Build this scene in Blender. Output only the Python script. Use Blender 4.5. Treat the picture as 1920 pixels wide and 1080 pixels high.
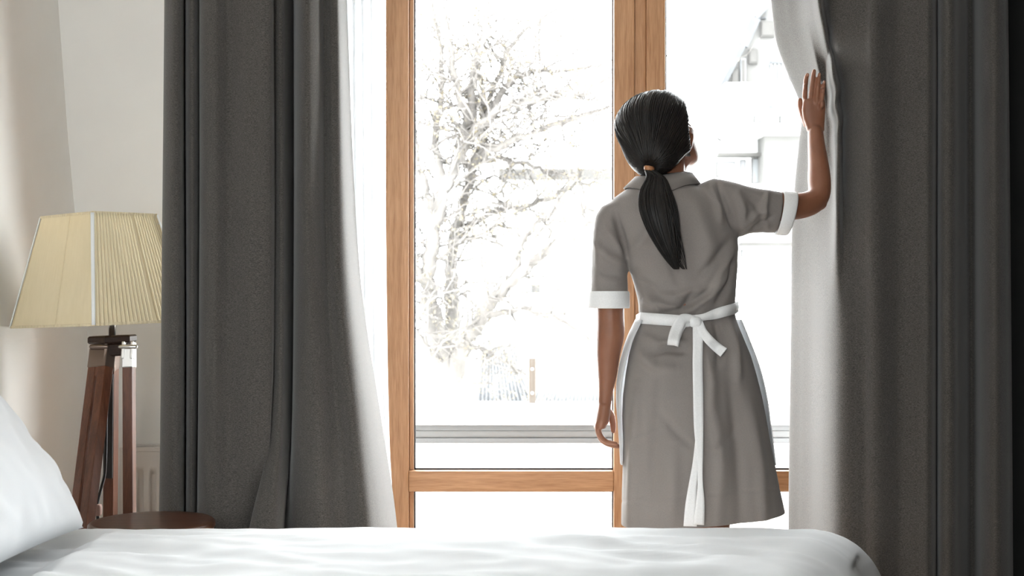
import bpy, bmesh, math, random
import numpy as np
from mathutils import Vector, Matrix, Quaternion, noise
from mathutils.bvhtree import BVHTree

for o in list(bpy.data.objects):
    bpy.data.objects.remove(o)
random.seed(7)
scene = bpy.context.scene
C = scene.collection

# ------------------------------------------------------------------ camera
F = 2400.0            # focal length in pixels of the 1920 px wide frame
HZ = 555.0            # horizon row
CAMZ = 1.12
cam_d = bpy.data.cameras.new('camera')
cam = bpy.data.objects.new('camera', cam_d)
C.objects.link(cam)
cam.location = (0, 0, CAMZ)
cam.rotation_euler = (math.pi / 2, 0, 0)
cam_d.sensor_width = 36.0
cam_d.lens = 36.0 * F / 1920.0
cam_d.shift_y = (HZ - 540.0) / 1920.0
cam_d.clip_start = 0.05
cam_d.clip_end = 500
cam_d.dof.use_dof = True
cam_d.dof.focus_distance = 3.25
cam_d.dof.aperture_fstop = 7.1
scene.camera = cam

# ------------------------------------------------------------------ world and light
world = bpy.data.worlds.new('overcast_sky')
scene.world = world
world.use_nodes = True
wn = world.node_tree
bg = wn.nodes['Background']
bg.inputs[0].default_value = (0.97, 0.985, 1.0, 1)
bg.inputs[1].default_value = 24.0

def area(name, loc, rot, sx, sy, power, portal=False, color=(1, 1, 1)):
    l = bpy.data.lights.new(name, 'AREA')
    l.shape = 'RECTANGLE'
    l.size = sx
    l.size_y = sy
    l.energy = power
    l.color = color
    o = bpy.data.objects.new(name, l)
    C.objects.link(o)
    o.location = loc
    o.rotation_euler = rot
    if portal:
        l.cycles.is_portal = True
    return o
area('daylight_portal', (0.308, 4.36, 1.22), (-math.pi / 2, 0, 0), 2.0, 2.36, 1, True)
area('fill_window_portal', (-0.80, -1.82, 1.55), (math.pi / 2, 0, 0), 0.9, 1.7, 1, True)  # guides sky light through the added rear window

vs = scene.view_settings
vs.view_transform = 'Standard'
vs.look = 'None'
vs.gamma = 1
vs.use_curve_mapping = False
vs.exposure = 0.05

# ------------------------------------------------------------------ helpers
def W(px, py, Y):
    return Vector(((px - 960.0) / F * Y, Y, CAMZ - (py - HZ) / F * Y))

def tag(o, label=None, cat=None, group=None, kind=None):
    if label: o['label'] = label
    if cat: o['category'] = cat
    if group: o['group'] = group
    if kind: o['kind'] = kind
    return o

def empty(name, loc=(0, 0, 0), parent=None):
    o = bpy.data.objects.new(name, None)
    o.empty_display_size = 0.1
    C.objects.link(o)
    o.location = loc
    if parent: o.parent = parent
    return o

def link(name, me, mat, parent=None):
    o = bpy.data.objects.new(name, me)
    C.objects.link(o)
    if mat is not None and len(me.materials) == 0:
        me.materials.append(mat)
    if parent is not None:
        o.parent = parent
        if parent.parent is not None:
            off = parent.matrix_basis.translation + parent.parent.matrix_basis.translation
        else:
            off = parent.matrix_basis.translation
        o.location = -off          # mesh data is written in world coordinates
    return o

def mesh(name, v, f, mat, parent=None, smooth=True):
    me = bpy.data.meshes.new(name)
    me.from_pydata([tuple(p) for p in v], [], [tuple(q) for q in f])
    me.validate()
    bm = bmesh.new(); bm.from_mesh(me)
    bmesh.ops.recalc_face_normals(bm, faces=bm.faces)
    bm.to_mesh(me); bm.free()
    if smooth:
        me.polygons.foreach_set('use_smooth', [True] * len(me.polygons))
    return link(name, me, mat, parent)

def bm_obj(name, bm, mat, parent=None, smooth=False):
    me = bpy.data.meshes.new(name)
    bm.to_mesh(me); bm.free()
    if smooth:
        me.polygons.foreach_set('use_smooth', [True] * len(me.polygons))
    return link(name, me, mat, parent)

def add_box(bm, lo, hi, bevel=0.0, segs=2):
    lo = Vector(lo); hi = Vector(hi)
    r = bmesh.ops.create_cube(bm, size=1.0)
    for v in r['verts']:
        v.co = Vector((lo[i] + (v.co[i] + 0.5) * (hi[i] - lo[i]) for i in range(3)))
    if bevel > 0:
        es = list({e for v in r['verts'] for e in v.link_edges})
        bmesh.ops.bevel(bm, geom=es, offset=bevel, segments=segs, affect='EDGES', profile=0.6)

def box(name, lo, hi, mat, parent=None, bevel=0.003):
    bm = bmesh.new()
    add_box(bm, lo, hi, bevel)
    return bm_obj(name, bm, mat, parent)

def obox(name, a, b, w, d, mat, parent=None, side=Vector((1, 0, 0)), bevel=0.002):
    """a bar from a to b, w wide along 'side' and d deep"""
    a = Vector(a); b = Vector(b)
    z = (b - a).normalized()
    x = (side - z * side.dot(z)).normalized()
    y = z.cross(x)
    bm = bmesh.new()
    add_box(bm, (-w / 2, -d / 2, 0), (w / 2, d / 2, (b - a).length), bevel)
    M = Matrix((x, y, z)).transposed().to_4x4()
    M.translation = a
    bm.transform(M)
    return bm_obj(name, bm, mat, parent)

def loft(rings, cap=True, closed=True):
    n = len(rings[0]); v = []; f = []
    for r in rings: v.extend(r)
    for i in range(len(rings) - 1):
        for j in range(n if closed else n - 1):
            k = (j + 1) % n
            f.append((i * n + j, i * n + k, (i + 1) * n + k, (i + 1) * n + j))
    if cap and closed:
        f.append(tuple(range(n - 1, -1, -1)))
        b = (len(rings) - 1) * n
        f.append(tuple(b + j for j in range(n)))
    return v, f

def ell(c, ax, ay, n=24, e=2.0):
    """superellipse ring around c with half axes ax, ay (vectors)"""
    out = []
    for i in range(n):
        t = 2 * math.pi * i / n
        ct, st = math.cos(t), math.sin(t)
        cc = math.copysign(abs(ct) ** (2 / e), ct)
        ss = math.copysign(abs(st) ** (2 / e), st)
        out.append(Vector(c) + Vector(ax) * cc + Vector(ay) * ss)
    return out

def tube_vf(pts, rad, n=10, flat=1.0, side=None, round_ends=True):
    """tube through pts; flat scales the radius across 'side'"""
    pts = [Vector(p) for p in pts]
    rad = list(rad)
    if round_ends:
        d0 = (pts[0] - pts[1]).normalized(); d1 = (pts[-1] - pts[-2]).normalized()
        r0, r1 = rad[0], rad[-1]
        head = [(pts[0] + d0 * r0 * .98, r0 * .15), (pts[0] + d0 * r0 * .8, r0 * .6), (pts[0] + d0 * r0 * .45, r0 * .89)]
        tail = [(pts[-1] + d1 * r1 * .45, r1 * .89), (pts[-1] + d1 * r1 * .8, r1 * .6), (pts[-1] + d1 * r1 * .98, r1 * .15)]
        pts = [h[0] for h in head] + pts + [h[0] for h in tail]
        rad = [h[1] for h in head] + rad + [h[1] for h in tail]
    rings = []
    ref = side
    prev = None
    for i, p in enumerate(pts):
        if i == 0: t = pts[1] - pts[0]
        elif i == len(pts) - 1: t = pts[-1] - pts[-2]
        else: t = (pts[i + 1] - p).normalized() + (p - pts[i - 1]).normalized()
        t.normalize()
        if ref is not None:
            x = ref - t * ref.dot(t)
        elif prev is not None:
            x = prev - t * prev.dot(t)
        else:
            x = t.orthogonal()
        if x.length < 1e-6: x = t.orthogonal()
        x.normalize(); prev = x
        y = t.cross(x)
        rings.append(ell(p, x * rad[i], y * rad[i] * flat, n))
    return loft(rings)

def catmull(P, m):
    """P: (k,d) array -> (m,d) smooth samples"""
    P = np.asarray(P, float); k = len(P)
    t = np.linspace(0, k - 1, m)
    i = np.clip(np.floor(t).astype(int), 0, k - 2)
    u = (t - i)[:, None]
    p0 = P[np.clip(i - 1, 0, k - 1)]; p1 = P[i]; p2 = P[i + 1]; p3 = P[np.clip(i + 2, 0, k - 1)]
    return 0.5 * ((2 * p1) + (-p0 + p2) * u + (2 * p0 - 5 * p1 + 4 * p2 - p3) * u ** 2 + (-p0 + 3 * p1 - 3 * p2 + p3) * u ** 3)

def smooth_pts(pts, m):
    return [Vector(p) for p in catmull([tuple(p) for p in pts], m)]

def grid_faces(nu, nv):
    return [(j * nu + i, j * nu + i + 1, (j + 1) * nu + i + 1, (j + 1) * nu + i) for j in range(nv - 1) for i in range(nu - 1)]

def join_vf(parts):
    V = []; Fc = []
    for v, f in parts:
        b = len(V)
        V.extend(v); Fc.extend([tuple(b + q for q in g) for g in f])
    return V, Fc

def remesh(parts, voxel, smooth_it=4, factor=0.5):
    V, Fc = join_vf(parts)
    me = bpy.data.meshes.new('tmp')
    me.from_pydata([tuple(p) for p in V], [], Fc)
    bm = bmesh.new(); bm.from_mesh(me)
    bmesh.ops.recalc_face_normals(bm, faces=bm.faces)
    bm.to_mesh(me); bm.free()
    o = bpy.data.objects.new('tmp', me); C.objects.link(o)
    m = o.modifiers.new('r', 'REMESH'); m.mode = 'VOXEL'; m.voxel_size = voxel
    if smooth_it:
        s = o.modifiers.new('s', 'SMOOTH'); s.factor = factor; s.iterations = smooth_it
    dg = bpy.context.evaluated_depsgraph_get()
    dg.update()
    me2 = bpy.data.meshes.new_from_object(o.evaluated_get(dg))
    bpy.data.objects.remove(o)
    me2.polygons.foreach_set('use_smooth', [True] * len(me2.polygons))
    return me2

def co_of(me):
    a = np.empty(len(me.vertices) * 3); me.vertices.foreach_get('co', a)
    return a.reshape(-1, 3)
def no_of(me):
    a = np.empty(len(me.vertices) * 3); me.vertices.foreach_get('normal', a)
    return a.reshape(-1, 3)

def solidify(o, th, offset=-1):
    m = o.modifiers.new('thickness', 'SOLIDIFY'); m.thickness = th; m.offset = offset

def ribbon(name, pts, widths, th, mat, parent, across=None, m=24):
    """flat strip with thickness following pts; across = list of width directions"""
    P = catmull([tuple(p) for p in pts], m)
    Wd = catmull([(w,) for w in widths], m)[:, 0]
    A = catmull([tuple(a) for a in across], m)
    rings = []
    for i in range(m):
        p = Vector(P[i])
        t = Vector(P[min(i + 1, m - 1)] - P[max(i - 1, 0)]).normalized()
        a = Vector(A[i]); a = (a - t * a.dot(t)).normalized()
        nn = t.cross(a)
        w = a * (Wd[i] / 2); h = nn * (th / 2)
        rings.append([p - w - h, p - w * .5 - h * 1.1, p - h * 1.1, p + w * .5 - h * 1.1, p + w - h, p + w + h, p + w * .5 + h * 1.1, p + h * 1.1, p - w * .5 + h * 1.1, p - w + h])
    v, f = loft(rings)
    return mesh(name, v, f, mat, parent)

# ------------------------------------------------------------------ materials
def principled(name, color, rough=0.6, metal=0.0, **kw):
    m = bpy.data.materials.new(name); m.use_nodes = True
    b = m.node_tree.nodes['Principled BSDF']
    b.inputs['Base Color'].default_value = (*color, 1)
    b.inputs['Roughness'].default_value = rough
    b.inputs['Metallic'].default_value = metal
    for k, v in kw.items():
        b.inputs[k].default_value = v
    return m

def noisy(name, c1, c2, scale=5.0, stretch=(1, 1, 1), rough=0.7, detail=4.0, bump=0.0, bump_scale=None, metal=0.0, lo=0.3, hi=0.7, dist=0.001, sheen=0.0):
    m = principled(name, c1, rough, metal)
    nt = m.node_tree; N = nt.nodes; L = nt.links
    b = N['Principled BSDF']
    tc = N.new('ShaderNodeTexCoord'); mp = N.new('ShaderNodeMapping')
    mp.inputs['Scale'].default_value = stretch
    L.new(tc.outputs['Object'], mp.inputs['Vector'])
    ns = N.new('ShaderNodeTexNoise'); ns.inputs['Scale'].default_value = scale; ns.inputs['Detail'].default_value = detail
    L.new(mp.outputs[0], ns.inputs['Vector'])
    cr = N.new('ShaderNodeValToRGB')
    cr.color_ramp.elements[0].position = lo; cr.color_ramp.elements[0].color = (*c1, 1)
    cr.color_ramp.elements[1].position = hi; cr.color_ramp.elements[1].color = (*c2, 1)
    L.new(ns.outputs['Fac'], cr.inputs[0]); L.new(cr.outputs[0], b.inputs['Base Color'])
    if bump > 0:
        n2 = N.new('ShaderNodeTexNoise'); n2.inputs['Scale'].default_value = bump_scale or scale; n2.inputs['Detail'].default_value = 3
        L.new(mp.outputs[0], n2.inputs['Vector'])
        bp = N.new('ShaderNodeBump'); bp.inputs['Strength'].default_value = bump; bp.inputs['Distance'].default_value = dist
        L.new(n2.outputs['Fac'], bp.inputs['Height']); L.new(bp.outputs[0], b.inputs['Normal'])
    if sheen: b.inputs['Sheen Weight'].default_value = sheen
    return m

def wood(name, c1, c2, axis='Z', scale=14.0, rough=0.45, bump=0.15):
    st = {'X': (0.06, 1, 1), 'Y': (1, 0.06, 1), 'Z': (1, 1, 0.06)}[axis]
    m = principled(name, c1, rough)
    nt = m.node_tree; N = nt.nodes; L = nt.links; b = N['Principled BSDF']
    tc = N.new('ShaderNodeTexCoord'); mp = N.new('ShaderNodeMapping'); mp.inputs['Scale'].default_value = st
    L.new(tc.outputs['Object'], mp.inputs['Vector'])
    ns = N.new('ShaderNodeTexNoise'); ns.inputs['Scale'].default_value = scale * 4; ns.inputs['Detail'].default_value = 6; ns.inputs['Distortion'].default_value = 0.6
    nf = N.new('ShaderNodeTexNoise'); nf.inputs['Scale'].default_value = scale * 22; nf.inputs['Detail'].default_value = 2
    L.new(mp.outputs[0], ns.inputs['Vector']); L.new(mp.outputs[0], nf.inputs['Vector'])
    mx = N.new('ShaderNodeMath'); mx.operation = 'MULTIPLY_ADD'; mx.inputs[1].default_value = 0.45
    L.new(nf.outputs['Fac'], mx.inputs[0])
    m2 = N.new('ShaderNodeMath'); m2.operation = 'MULTIPLY'; m2.inputs[1].default_value = 0.6
    L.new(ns.outputs['Fac'], m2.inputs[0]); L.new(m2.outputs[0], mx.inputs[2])
    cr = N.new('ShaderNodeValToRGB')
    cr.color_ramp.elements[0].position = 0.36; cr.color_ramp.elements[0].color = (*c1, 1)
    cr.color_ramp.elements[1].position = 0.66; cr.color_ramp.elements[1].color = (*c2, 1)
    L.new(mx.outputs[0], cr.inputs[0]); L.new(cr.outputs[0], b.inputs['Base Color'])
    bp = N.new('ShaderNodeBump'); bp.inputs['Strength'].default_value = bump; bp.inputs['Distance'].default_value = 0.001
    L.new(mx.outputs[0], bp.inputs['Height']); L.new(bp.outputs[0], b.inputs['Normal'])
    return m

def translucent(m, color, fac):
    nt = m.node_tree; N = nt.nodes; L = nt.links
    out = N['Material Output']; b = N['Principled BSDF']
    t = N.new('ShaderNodeBsdfTranslucent'); t.inputs[0].default_value = (*color, 1)
    mx = N.new('ShaderNodeMixShader'); mx.inputs[0].default_value = fac
    L.new(b.outputs[0], mx.inputs[1]); L.new(t.outputs[0], mx.inputs[2]); L.new(mx.outputs[0], out.inputs[0])
    return m

M = {}
M['wall'] = noisy('wall_plaster', (0.80, 0.775, 0.735), (0.84, 0.82, 0.78), 3, rough=0.9, bump=0.15, bump_scale=220)
M['ceiling'] = noisy('ceiling_paint', (0.80, 0.79, 0.77), (0.83, 0.82, 0.80), 3, rough=0.9)
M['taupe'] = noisy('taupe_paint', (0.26, 0.235, 0.21), (0.29, 0.265, 0.24), 4, rough=0.9)
M['dark_wall'] = noisy('painted_wall_shade', (0.006, 0.006, 0.006), (0.009, 0.0085, 0.008), 5, rough=0.9)  # near-black: the shade past the right drape is put into this wall colour
M['floor'] = wood('floor_oak', (0.52, 0.38, 0.26), (0.66, 0.50, 0.36), 'X')
M['oakV'] = wood('window_oak_upright', (0.34, 0.160, 0.068), (0.51, 0.280, 0.142), 'Z')
M['oakH'] = wood('window_oak_level', (0.34, 0.160, 0.068), (0.51, 0.280, 0.142), 'X')
M['gasket'] = principled('black_rubber', (0.03, 0.03, 0.035), 0.5)
M['curtain'] = noisy('grey_wool_weave', (0.038, 0.034, 0.030), (0.095, 0.086, 0.077), 260, (1, 1, 3.2), 0.95, 5, bump=0.35, bump_scale=420, lo=0.39, hi=0.64, sheen=0.19)
M['sheer'] = translucent(noisy('white_voile', (0.85, 0.86, 0.87), (0.9, 0.9, 0.9), 200, (1, 1, 0.2), 0.9), (0.9, 0.91, 0.92), 0.6)
M['linen'] = noisy('white_linen', (0.68, 0.695, 0.71), (0.72, 0.73, 0.74), 4, rough=0.9, bump=0.1, bump_scale=600)
M['dress'] = noisy('grey_cotton', (0.205, 0.182, 0.168), (0.235, 0.209, 0.194), 350, (1, 1, 2), 0.9, 3, bump=0.12, bump_scale=500, sheen=0.1)
M['white_cloth'] = noisy('white_cotton', (0.78, 0.78, 0.775), (0.84, 0.84, 0.84), 300, rough=0.9, bump=0.1, bump_scale=500)
M['apron_cloth'] = translucent(noisy('apron_cotton', (0.80, 0.80, 0.80), (0.85, 0.85, 0.85), 300, rough=0.9), (0.82, 0.84, 0.86), 0.45)
M['skin'] = noisy('brown_skin', (0.205, 0.082, 0.044), (0.265, 0.112, 0.062), 14, rough=0.48, detail=5, bump=0.08, bump_scale=260)
M['skin'].node_tree.nodes['Principled BSDF'].inputs['Subsurface Weight'].default_value = 0.12
M['skin'].node_tree.nodes['Principled BSDF'].inputs['Subsurface Radius'].default_value = (0.012, 0.005, 0.003)
M['nail'] = principled('fingernail', (0.34, 0.17, 0.11), 0.4)
M['lip'] = principled('lip', (0.38, 0.13, 0.10), 0.4)
M['hair'] = noisy('dark_hair', (0.004, 0.0035, 0.0035), (0.013, 0.010, 0.008), 120, (1, 1, 0.15), 0.5, 3)
M['hair'].node_tree.nodes['Principled BSDF'].inputs['Specular IOR Level'].default_value = 0.3
M['tie'] = principled('copper_hair_tie', (0.36, 0.16, 0.07), 0.4)
M['eye'] = principled('eye_white', (0.8, 0.78, 0.75), 0.2)
M['iris'] = principled('eye_brown', (0.06, 0.03, 0.015), 0.2)
M['shoe'] = principled('black_leather', (0.02, 0.02, 0.02), 0.4)
M['shade'] = translucent(noisy('cream_pleated_silk', (0.82, 0.72, 0.50), (0.87, 0.77, 0.55), 60, (1, 1, 0.1), 0.8), (0.85, 0.72, 0.46), 0.25)
M['trim'] = principled('white_ribbon', (0.80, 0.81, 0.80), 0.7)
M['lampwood'] = wood('lamp_mahogany', (0.085, 0.028, 0.013), (0.175, 0.062, 0.030), 'Z', 18, 0.4)
M['darkwood'] = wood('dark_walnut', (0.020, 0.010, 0.007), (0.045, 0.022, 0.014), 'X', 18, 0.45)
M['tablewood'] = wood('table_walnut', (0.060, 0.022, 0.011), (0.115, 0.048, 0.026), 'X', 16, 0.35)
M['chrome'] = principled('chrome', (0.82, 0.81, 0.79), 0.28, 1.0)
M['brass_old'] = principled('aged_metal', (0.26, 0.20, 0.17), 0.4, 0.9)
M['black'] = principled('black_plastic', (0.012, 0.012, 0.013), 0.45)
M['pinkplastic'] = principled('pale_pink_plastic', (0.62, 0.40, 0.34), 0.5)
M['radiator'] = principled('radiator_enamel', (0.66, 0.62, 0.58), 0.45)
M['bedbase'] = noisy('bed_upholstery', (0.10, 0.095, 0.09), (0.15, 0.14, 0.13), 200, rough=0.95)
M['mattress'] = principled('mattress_ticking', (0.72, 0.72, 0.7), 0.9)
M['bark'] = noisy('grey_bark', (0.060, 0.054, 0.049), (0.098, 0.090, 0.083), 9, (1, 1, 0.3), 0.95, bump=0.5)
M['leaf'] = translucent(noisy('pale_spring_leaf', (0.12, 0.10, 0.062), (0.17, 0.145, 0.095), 3, rough=0.8), (0.10, 0.085, 0.055), 0.3)
M['render_white'] = noisy('white_render', (0.62, 0.62, 0.61), (0.68, 0.68, 0.67), 2, rough=0.95)
M['stone'] = noisy('pale_stone', (0.032, 0.030, 0.028), (0.046, 0.044, 0.041), 1.4, rough=0.95)
M['facade'] = noisy('grey_facade', (0.058, 0.056, 0.053), (0.080, 0.078, 0.075), 0.8, rough=0.95)
M['slate'] = noisy('slate_roofing', (0.028, 0.029, 0.031), (0.042, 0.044, 0.047), 3, rough=0.8)
M['tin'] = noisy('corrugated_sheet', (0.040, 0.042, 0.043), (0.052, 0.054, 0.055), 2, rough=0.7)
M['alu'] = noisy('grey_aluminium', (0.062, 0.065, 0.068), (0.078, 0.081, 0.084), 3, (0.2, 1, 1), rough=0.6)
M['alu_light'] = noisy('pale_aluminium', (0.085, 0.088, 0.091), (0.10, 0.103, 0.106), 3, (0.2, 1, 1), rough=0.6)
M['postwood'] = wood('weathered_timber', (0.085, 0.074, 0.064), (0.115, 0.104, 0.092), 'Z', 10, 0.8)
M['winglass'] = principled('far_window_pane', (0.05, 0.05, 0.052), 0.4)
M['ground'] = noisy('pale_ground', (0.45, 0.45, 0.43), (0.6, 0.6, 0.58), 0.3, rough=0.95)
# clear glazing: mostly straight-through, with a faint mirror at grazing angles
g = bpy.data.materials.new('clear_glass'); g.use_nodes = True
nt = g.node_tree; nt.nodes.remove(nt.nodes['Principled BSDF'])
tr = nt.nodes.new('ShaderNodeBsdfTransparent'); tr.inputs[0].default_value = (0.95, 0.965, 0.965, 1)
gl = nt.nodes.new('ShaderNodeBsdfGlossy'); gl.inputs['Roughness'].default_value = 0.02
fr = nt.nodes.new('ShaderNodeFresnel'); fr.inputs[0].default_value = 1.10
mx = nt.nodes.new('ShaderNodeMixShader')
nt.links.new(fr.outputs[0], mx.inputs[0]); nt.links.new(tr.outputs[0], mx.inputs[1]); nt.links.new(gl.outputs[0], mx.inputs[2])
nt.links.new(mx.outputs[0], nt.nodes['Material Output'].inputs[0])
M['glass'] = g

# ------------------------------------------------------------------ room shell
WALLY, FRY = 4.10, 4.18
XL, XR, YB, CEIL = -1.36, 1.33, -1.6, 2.72
bm = bmesh.new(); add_box(bm, (-1.6, YB - .25, -.12), (1.6, 4.35, 0.0))
tag(bm_obj('floor', bm, M['floor']), kind='structure')
bm = bmesh.new(); add_box(bm, (-1.7, YB - .25, CEIL), (1.6, 4.35, CEIL + .12))
tag(bm_obj('ceiling', bm, M['ceiling']), kind='structure')
prof = [(XL, -.02), (XL, 1.0), (-1.376, 1.15), (-1.394, 1.317), (-1.424, 1.652), (-1.449, 1.993), (-1.50, CEIL)]
rings = []
for Y in (YB - .2, 1.0, 2.5, WALLY + .02):
    rings.append([Vector((x, Y, z)) for x, z in prof] + [Vector((-1.65, Y, CEIL)), Vector((-1.65, Y, -.02))])
v, f = loft(rings)
tag(mesh('wall_left', v, f, M['wall'], smooth=False), kind='structure')
OX0, OX1, OZ1 = -0.69, 1.306, 2.45
bm = bmesh.new()
add_box(bm, (-1.65, WALLY, 0), (OX0, 4.35, CEIL))
add_box(bm, (OX1, WALLY, 0), (1.6, 4.35, CEIL))
add_box(bm, (OX0, WALLY, OZ1), (OX1, 4.35, CEIL))
tag(bm_obj('wall_far', bm, M['wall']), kind='structure')
bm = bmesh.new(); add_box(bm, (XR, YB - .2, 0), (1.6, WALLY, CEIL))
tag(bm_obj('wall_right', bm, M['dark_wall']), kind='structure')
bm = bmesh.new()
add_box(bm, (-1.65, YB - .2, 0), (-1.25, YB, CEIL)); add_box(bm, (-.35, YB - .2, 0), (1.6, YB, CEIL))
add_box(bm, (-1.25, YB - .2, 0), (-.35, YB, .7)); add_box(bm, (-1.25, YB - .2, 2.4), (-.35, YB, CEIL))
tag(bm_obj('wall_near', bm, M['taupe']), kind='structure')
w2 = tag(empty('added_fill_window', (-.85, YB - .1, .7)), kind='structure')  # unseen window behind the camera, added to give the room fill light
for x in (-1.25, -.40):
    box('stile', (x, YB - .15, .7), (x + .05, YB - .08, 2.4), M['oakV'], w2)
for z in (.7, 2.35):
    box('rail', (-1.20, YB - .15, z), (-.40, YB - .08, z + .05), M['oakH'], w2)
box('pane', (-1.20, YB - .118, .75), (-.40, YB - .112, 2.35), M['glass'], w2, 0)

# ---- main window
win = tag(empty('window_1', (0.3, FRY, 0.03)), kind='structure')
S = FRY / F
def X_(px): return (px - 960) * S
def Z_(py): return CAMZ - (py - HZ) * S
y0, y1 = FRY, FRY + .075
TOPZ = OZ1 - .002
# fixed jamb of the narrow side light (behind the drape), main left stile, double mullion, right jamb
def stile(a, b, yy=y0, lo=0.03, hi=TOPZ, nm='stile'):
    return box(nm, (X_(a), yy, lo), (X_(b), y1, hi), M['oakV'], win, 0.004)
stile(566, 594); stile(723, 766)
stile(766.2, 775, y0 + .018, Z_(883) , TOPZ - .09, 'glazing_bead'); stile(766.2, 775, y0 + .018, .12, Z_(922), 'glazing_bead')
stile(1151, 1190); stile(1190.2, 1212, y0 + .012, nm='cover_strip'); stile(1212.2, 1248)
stile(1622, 1708)
def hrail(a, b, z0, z1, yy=y0, nm='rail'):
    return box(nm, (X_(a), yy, z0), (X_(b), y1, z1), M['oakH'], win, 0.004)
for a, b in ((766.2, 1150.8), (1248.2, 1621.8)):
    hrail(a, b, Z_(922), Z_(883))
    hrail(a, b, .03, .12); hrail(a, b, TOPZ - .09, TOPZ)
    ga, gb = a + (9 if a < 800 else 1), b
    for z0, z1 in ((Z_(883), TOPZ - .09), (.12, Z_(922))):
        box('pane', (X_(ga) + .004, FRY + .036, z0 + .003), (X_(gb) - .003, FRY + .044, z1 - .003), M['glass'], win, 0)
        gx0, gx1 = X_(ga), X_(gb)
        for q, (l, h) in enumerate((((gx0, z0), (gx0 + .005, z1)), ((gx1 - .004, z0), (gx1, z1)), ((gx0, z0), (gx1, z0 + .006)), ((gx0, z1 - .005), (gx1, z1)))):
            box('gasket', (l[0], FRY + .028, l[1]), (h[0], FRY + .034, h[1]), M['gasket'], win, 0)
hrail(594.2, 722.8, .03, .12); hrail(594.2, 722.8, TOPZ - .09, TOPZ)
box('pane', (X_(594.2), FRY + .036, .12), (X_(722.8), FRY + .044, TOPZ - .09), M['glass'], win, 0)
box('sill', (OX0, WALLY - .03, 0.0), (OX1, FRY, .028), M['radiator'], win)

# ------------------------------------------------------------------ curtains
def curtain(name, rows_py, cols, mat, parent, nu=260, nv=90, Yref=3.3, th=0.004, extra=None):
    """cols: per control column (list of px per row, list of Y per row)"""
    R = len(rows_py)
    A = np.zeros((R, len(cols), 3))
    for c, (pxs, ys) in enumerate(cols):
        for r in range(R):
            px = pxs[r] if isinstance(pxs, (list, tuple)) else pxs
            Y = ys[r] if isinstance(ys, (list, tuple)) else ys
            A[r, c] = ((px - 960) / F * Y, Y, CAMZ - (rows_py[r] - HZ) / F * Yref)
    B = np.stack([catmull(A[r], nu) for r in range(R)])        # rows x nu x 3
    zr = B[:, 0, 2]
    G = np.zeros((nv, nu, 3))
    zz = np.linspace(zr[0], zr[-1], nv)
    # smooth (cubic) interpolation over rows in z
    for k in range(nv):
        z = zz[k]
        i = int(np.clip(np.searchsorted(-zr, -z) - 1, 0, R - 2))
        t = (z - zr[i]) / (zr[i + 1] - zr[i])
        def tan(j):
            if j <= 0: return (B[1] - B[0]) / (zr[1] - zr[0])
            if j >= R - 1: return (B[-1] - B[-2]) / (zr[-1] - zr[-2])
            return (B[j + 1] - B[j - 1]) / (zr[j + 1] - zr[j - 1])
        h = zr[i + 1] - zr[i]
        G[k] = (2 * t ** 3 - 3 * t ** 2 + 1) * B[i] + (t ** 3 - 2 * t ** 2 + t) * h * tan(i) + (-2 * t ** 3 + 3 * t ** 2) * B[i + 1] + (t ** 3 - t ** 2) * h * tan(i + 1)
        G[k, :, 2] = z
    if extra is not None: extra(G)
    V = G.reshape(-1, 3)
    o = mesh(name, V, grid_faces(nu, nv), mat, parent)
    solidify(o, th, 0)
    return o

def soft(G, amp=0.003, seed=0):
    nv, nu, _ = G.shape
    for k in range(nv):
        for i in range(0, nu):
            p = G[k, i]
            d = noise.noise(Vector((p[0] * 14 + seed, p[1] * 6, p[2] * 1.6))) * amp
            G[k, i, 1] += d

LC = tag(empty('curtain', (-.65, 3.35, 0.0)), 'grey woven floor-length drape hanging left of the wooden window, beside the lamp', 'curtain', 'grey window drapes')
rowsL = [-400, 0, 500, 830, 990, 1352]
def L6(t, m, b, k=.66):
    dt = m - t
    return [t - .5 * dt, t, m, m + k * (b - m), b, b + (.5 if k > .5 else .9) * (b - m)]
def Y6(t, m, b, k=.66): return [t, t, m, m + k * (b - m), b, b]
colsL = []
for t, m, b, yt, ym, yb in (
    (312, 308, 303, 3.40, 3.40, 3.40), (310, 305, 300, 3.34, 3.34, 3.34), (316, 313, 310, 3.30, 3.30, 3.30), (329, 328, 326, 3.275, 3.28, 3.28), (341, 342, 341, 3.31, 3.31, 3.31),
    (346, 347, 347, 3.46, 3.46, 3.45), (350, 351, 351, 3.34, 3.34, 3.34), (360, 360, 358, 3.30, 3.30, 3.30),
    (371, 370, 364, 3.335, 3.335, 3.33), (374, 373, 368, 3.41, 3.41, 3.40), (379, 378, 374, 3.30, 3.30, 3.30),
    (402, 402, 396, 3.265, 3.265, 3.255), (430, 431, 424, 3.295, 3.29, 3.27), (468, 470, 460, 3.27, 3.26, 3.285),
    (506, 507, 486, 3.265, 3.275, 3.305), (513, 515, 467, 3.325, 3.32, 3.215), (530, 531, 500, 3.32, 3.305, 3.185),
    (545, 546, 522, 3.43, 3.42, 3.225), (551, 551, 533, 3.47, 3.45, 3.37), (558, 557, 552, 3.34, 3.33, 3.31),
    (573, 577, 600, 3.27, 3.275, 3.255), (592, 600, 634, 3.30, 3.305, 3.285), (606, 614, 652, 3.37, 3.33, 3.285), (622, 632, 686, 3.35, 3.31, 3.26),
    (634, 650, 708, 3.36, 3.345, 3.33), (643, 663, 726, 3.46, 3.46, 3.46), (651, 673, 739, 3.64, 3.64, 3.62)):
    fl = .22 if 455 < t < 556 else .66
    colsL.append((L6(t, m, b, fl), Y6(yt, ym, yb, fl)))
curtain('drape', rowsL, colsL, M['curtain'], LC, 300, 80, extra=lambda G: soft(G, .006, 3))

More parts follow.
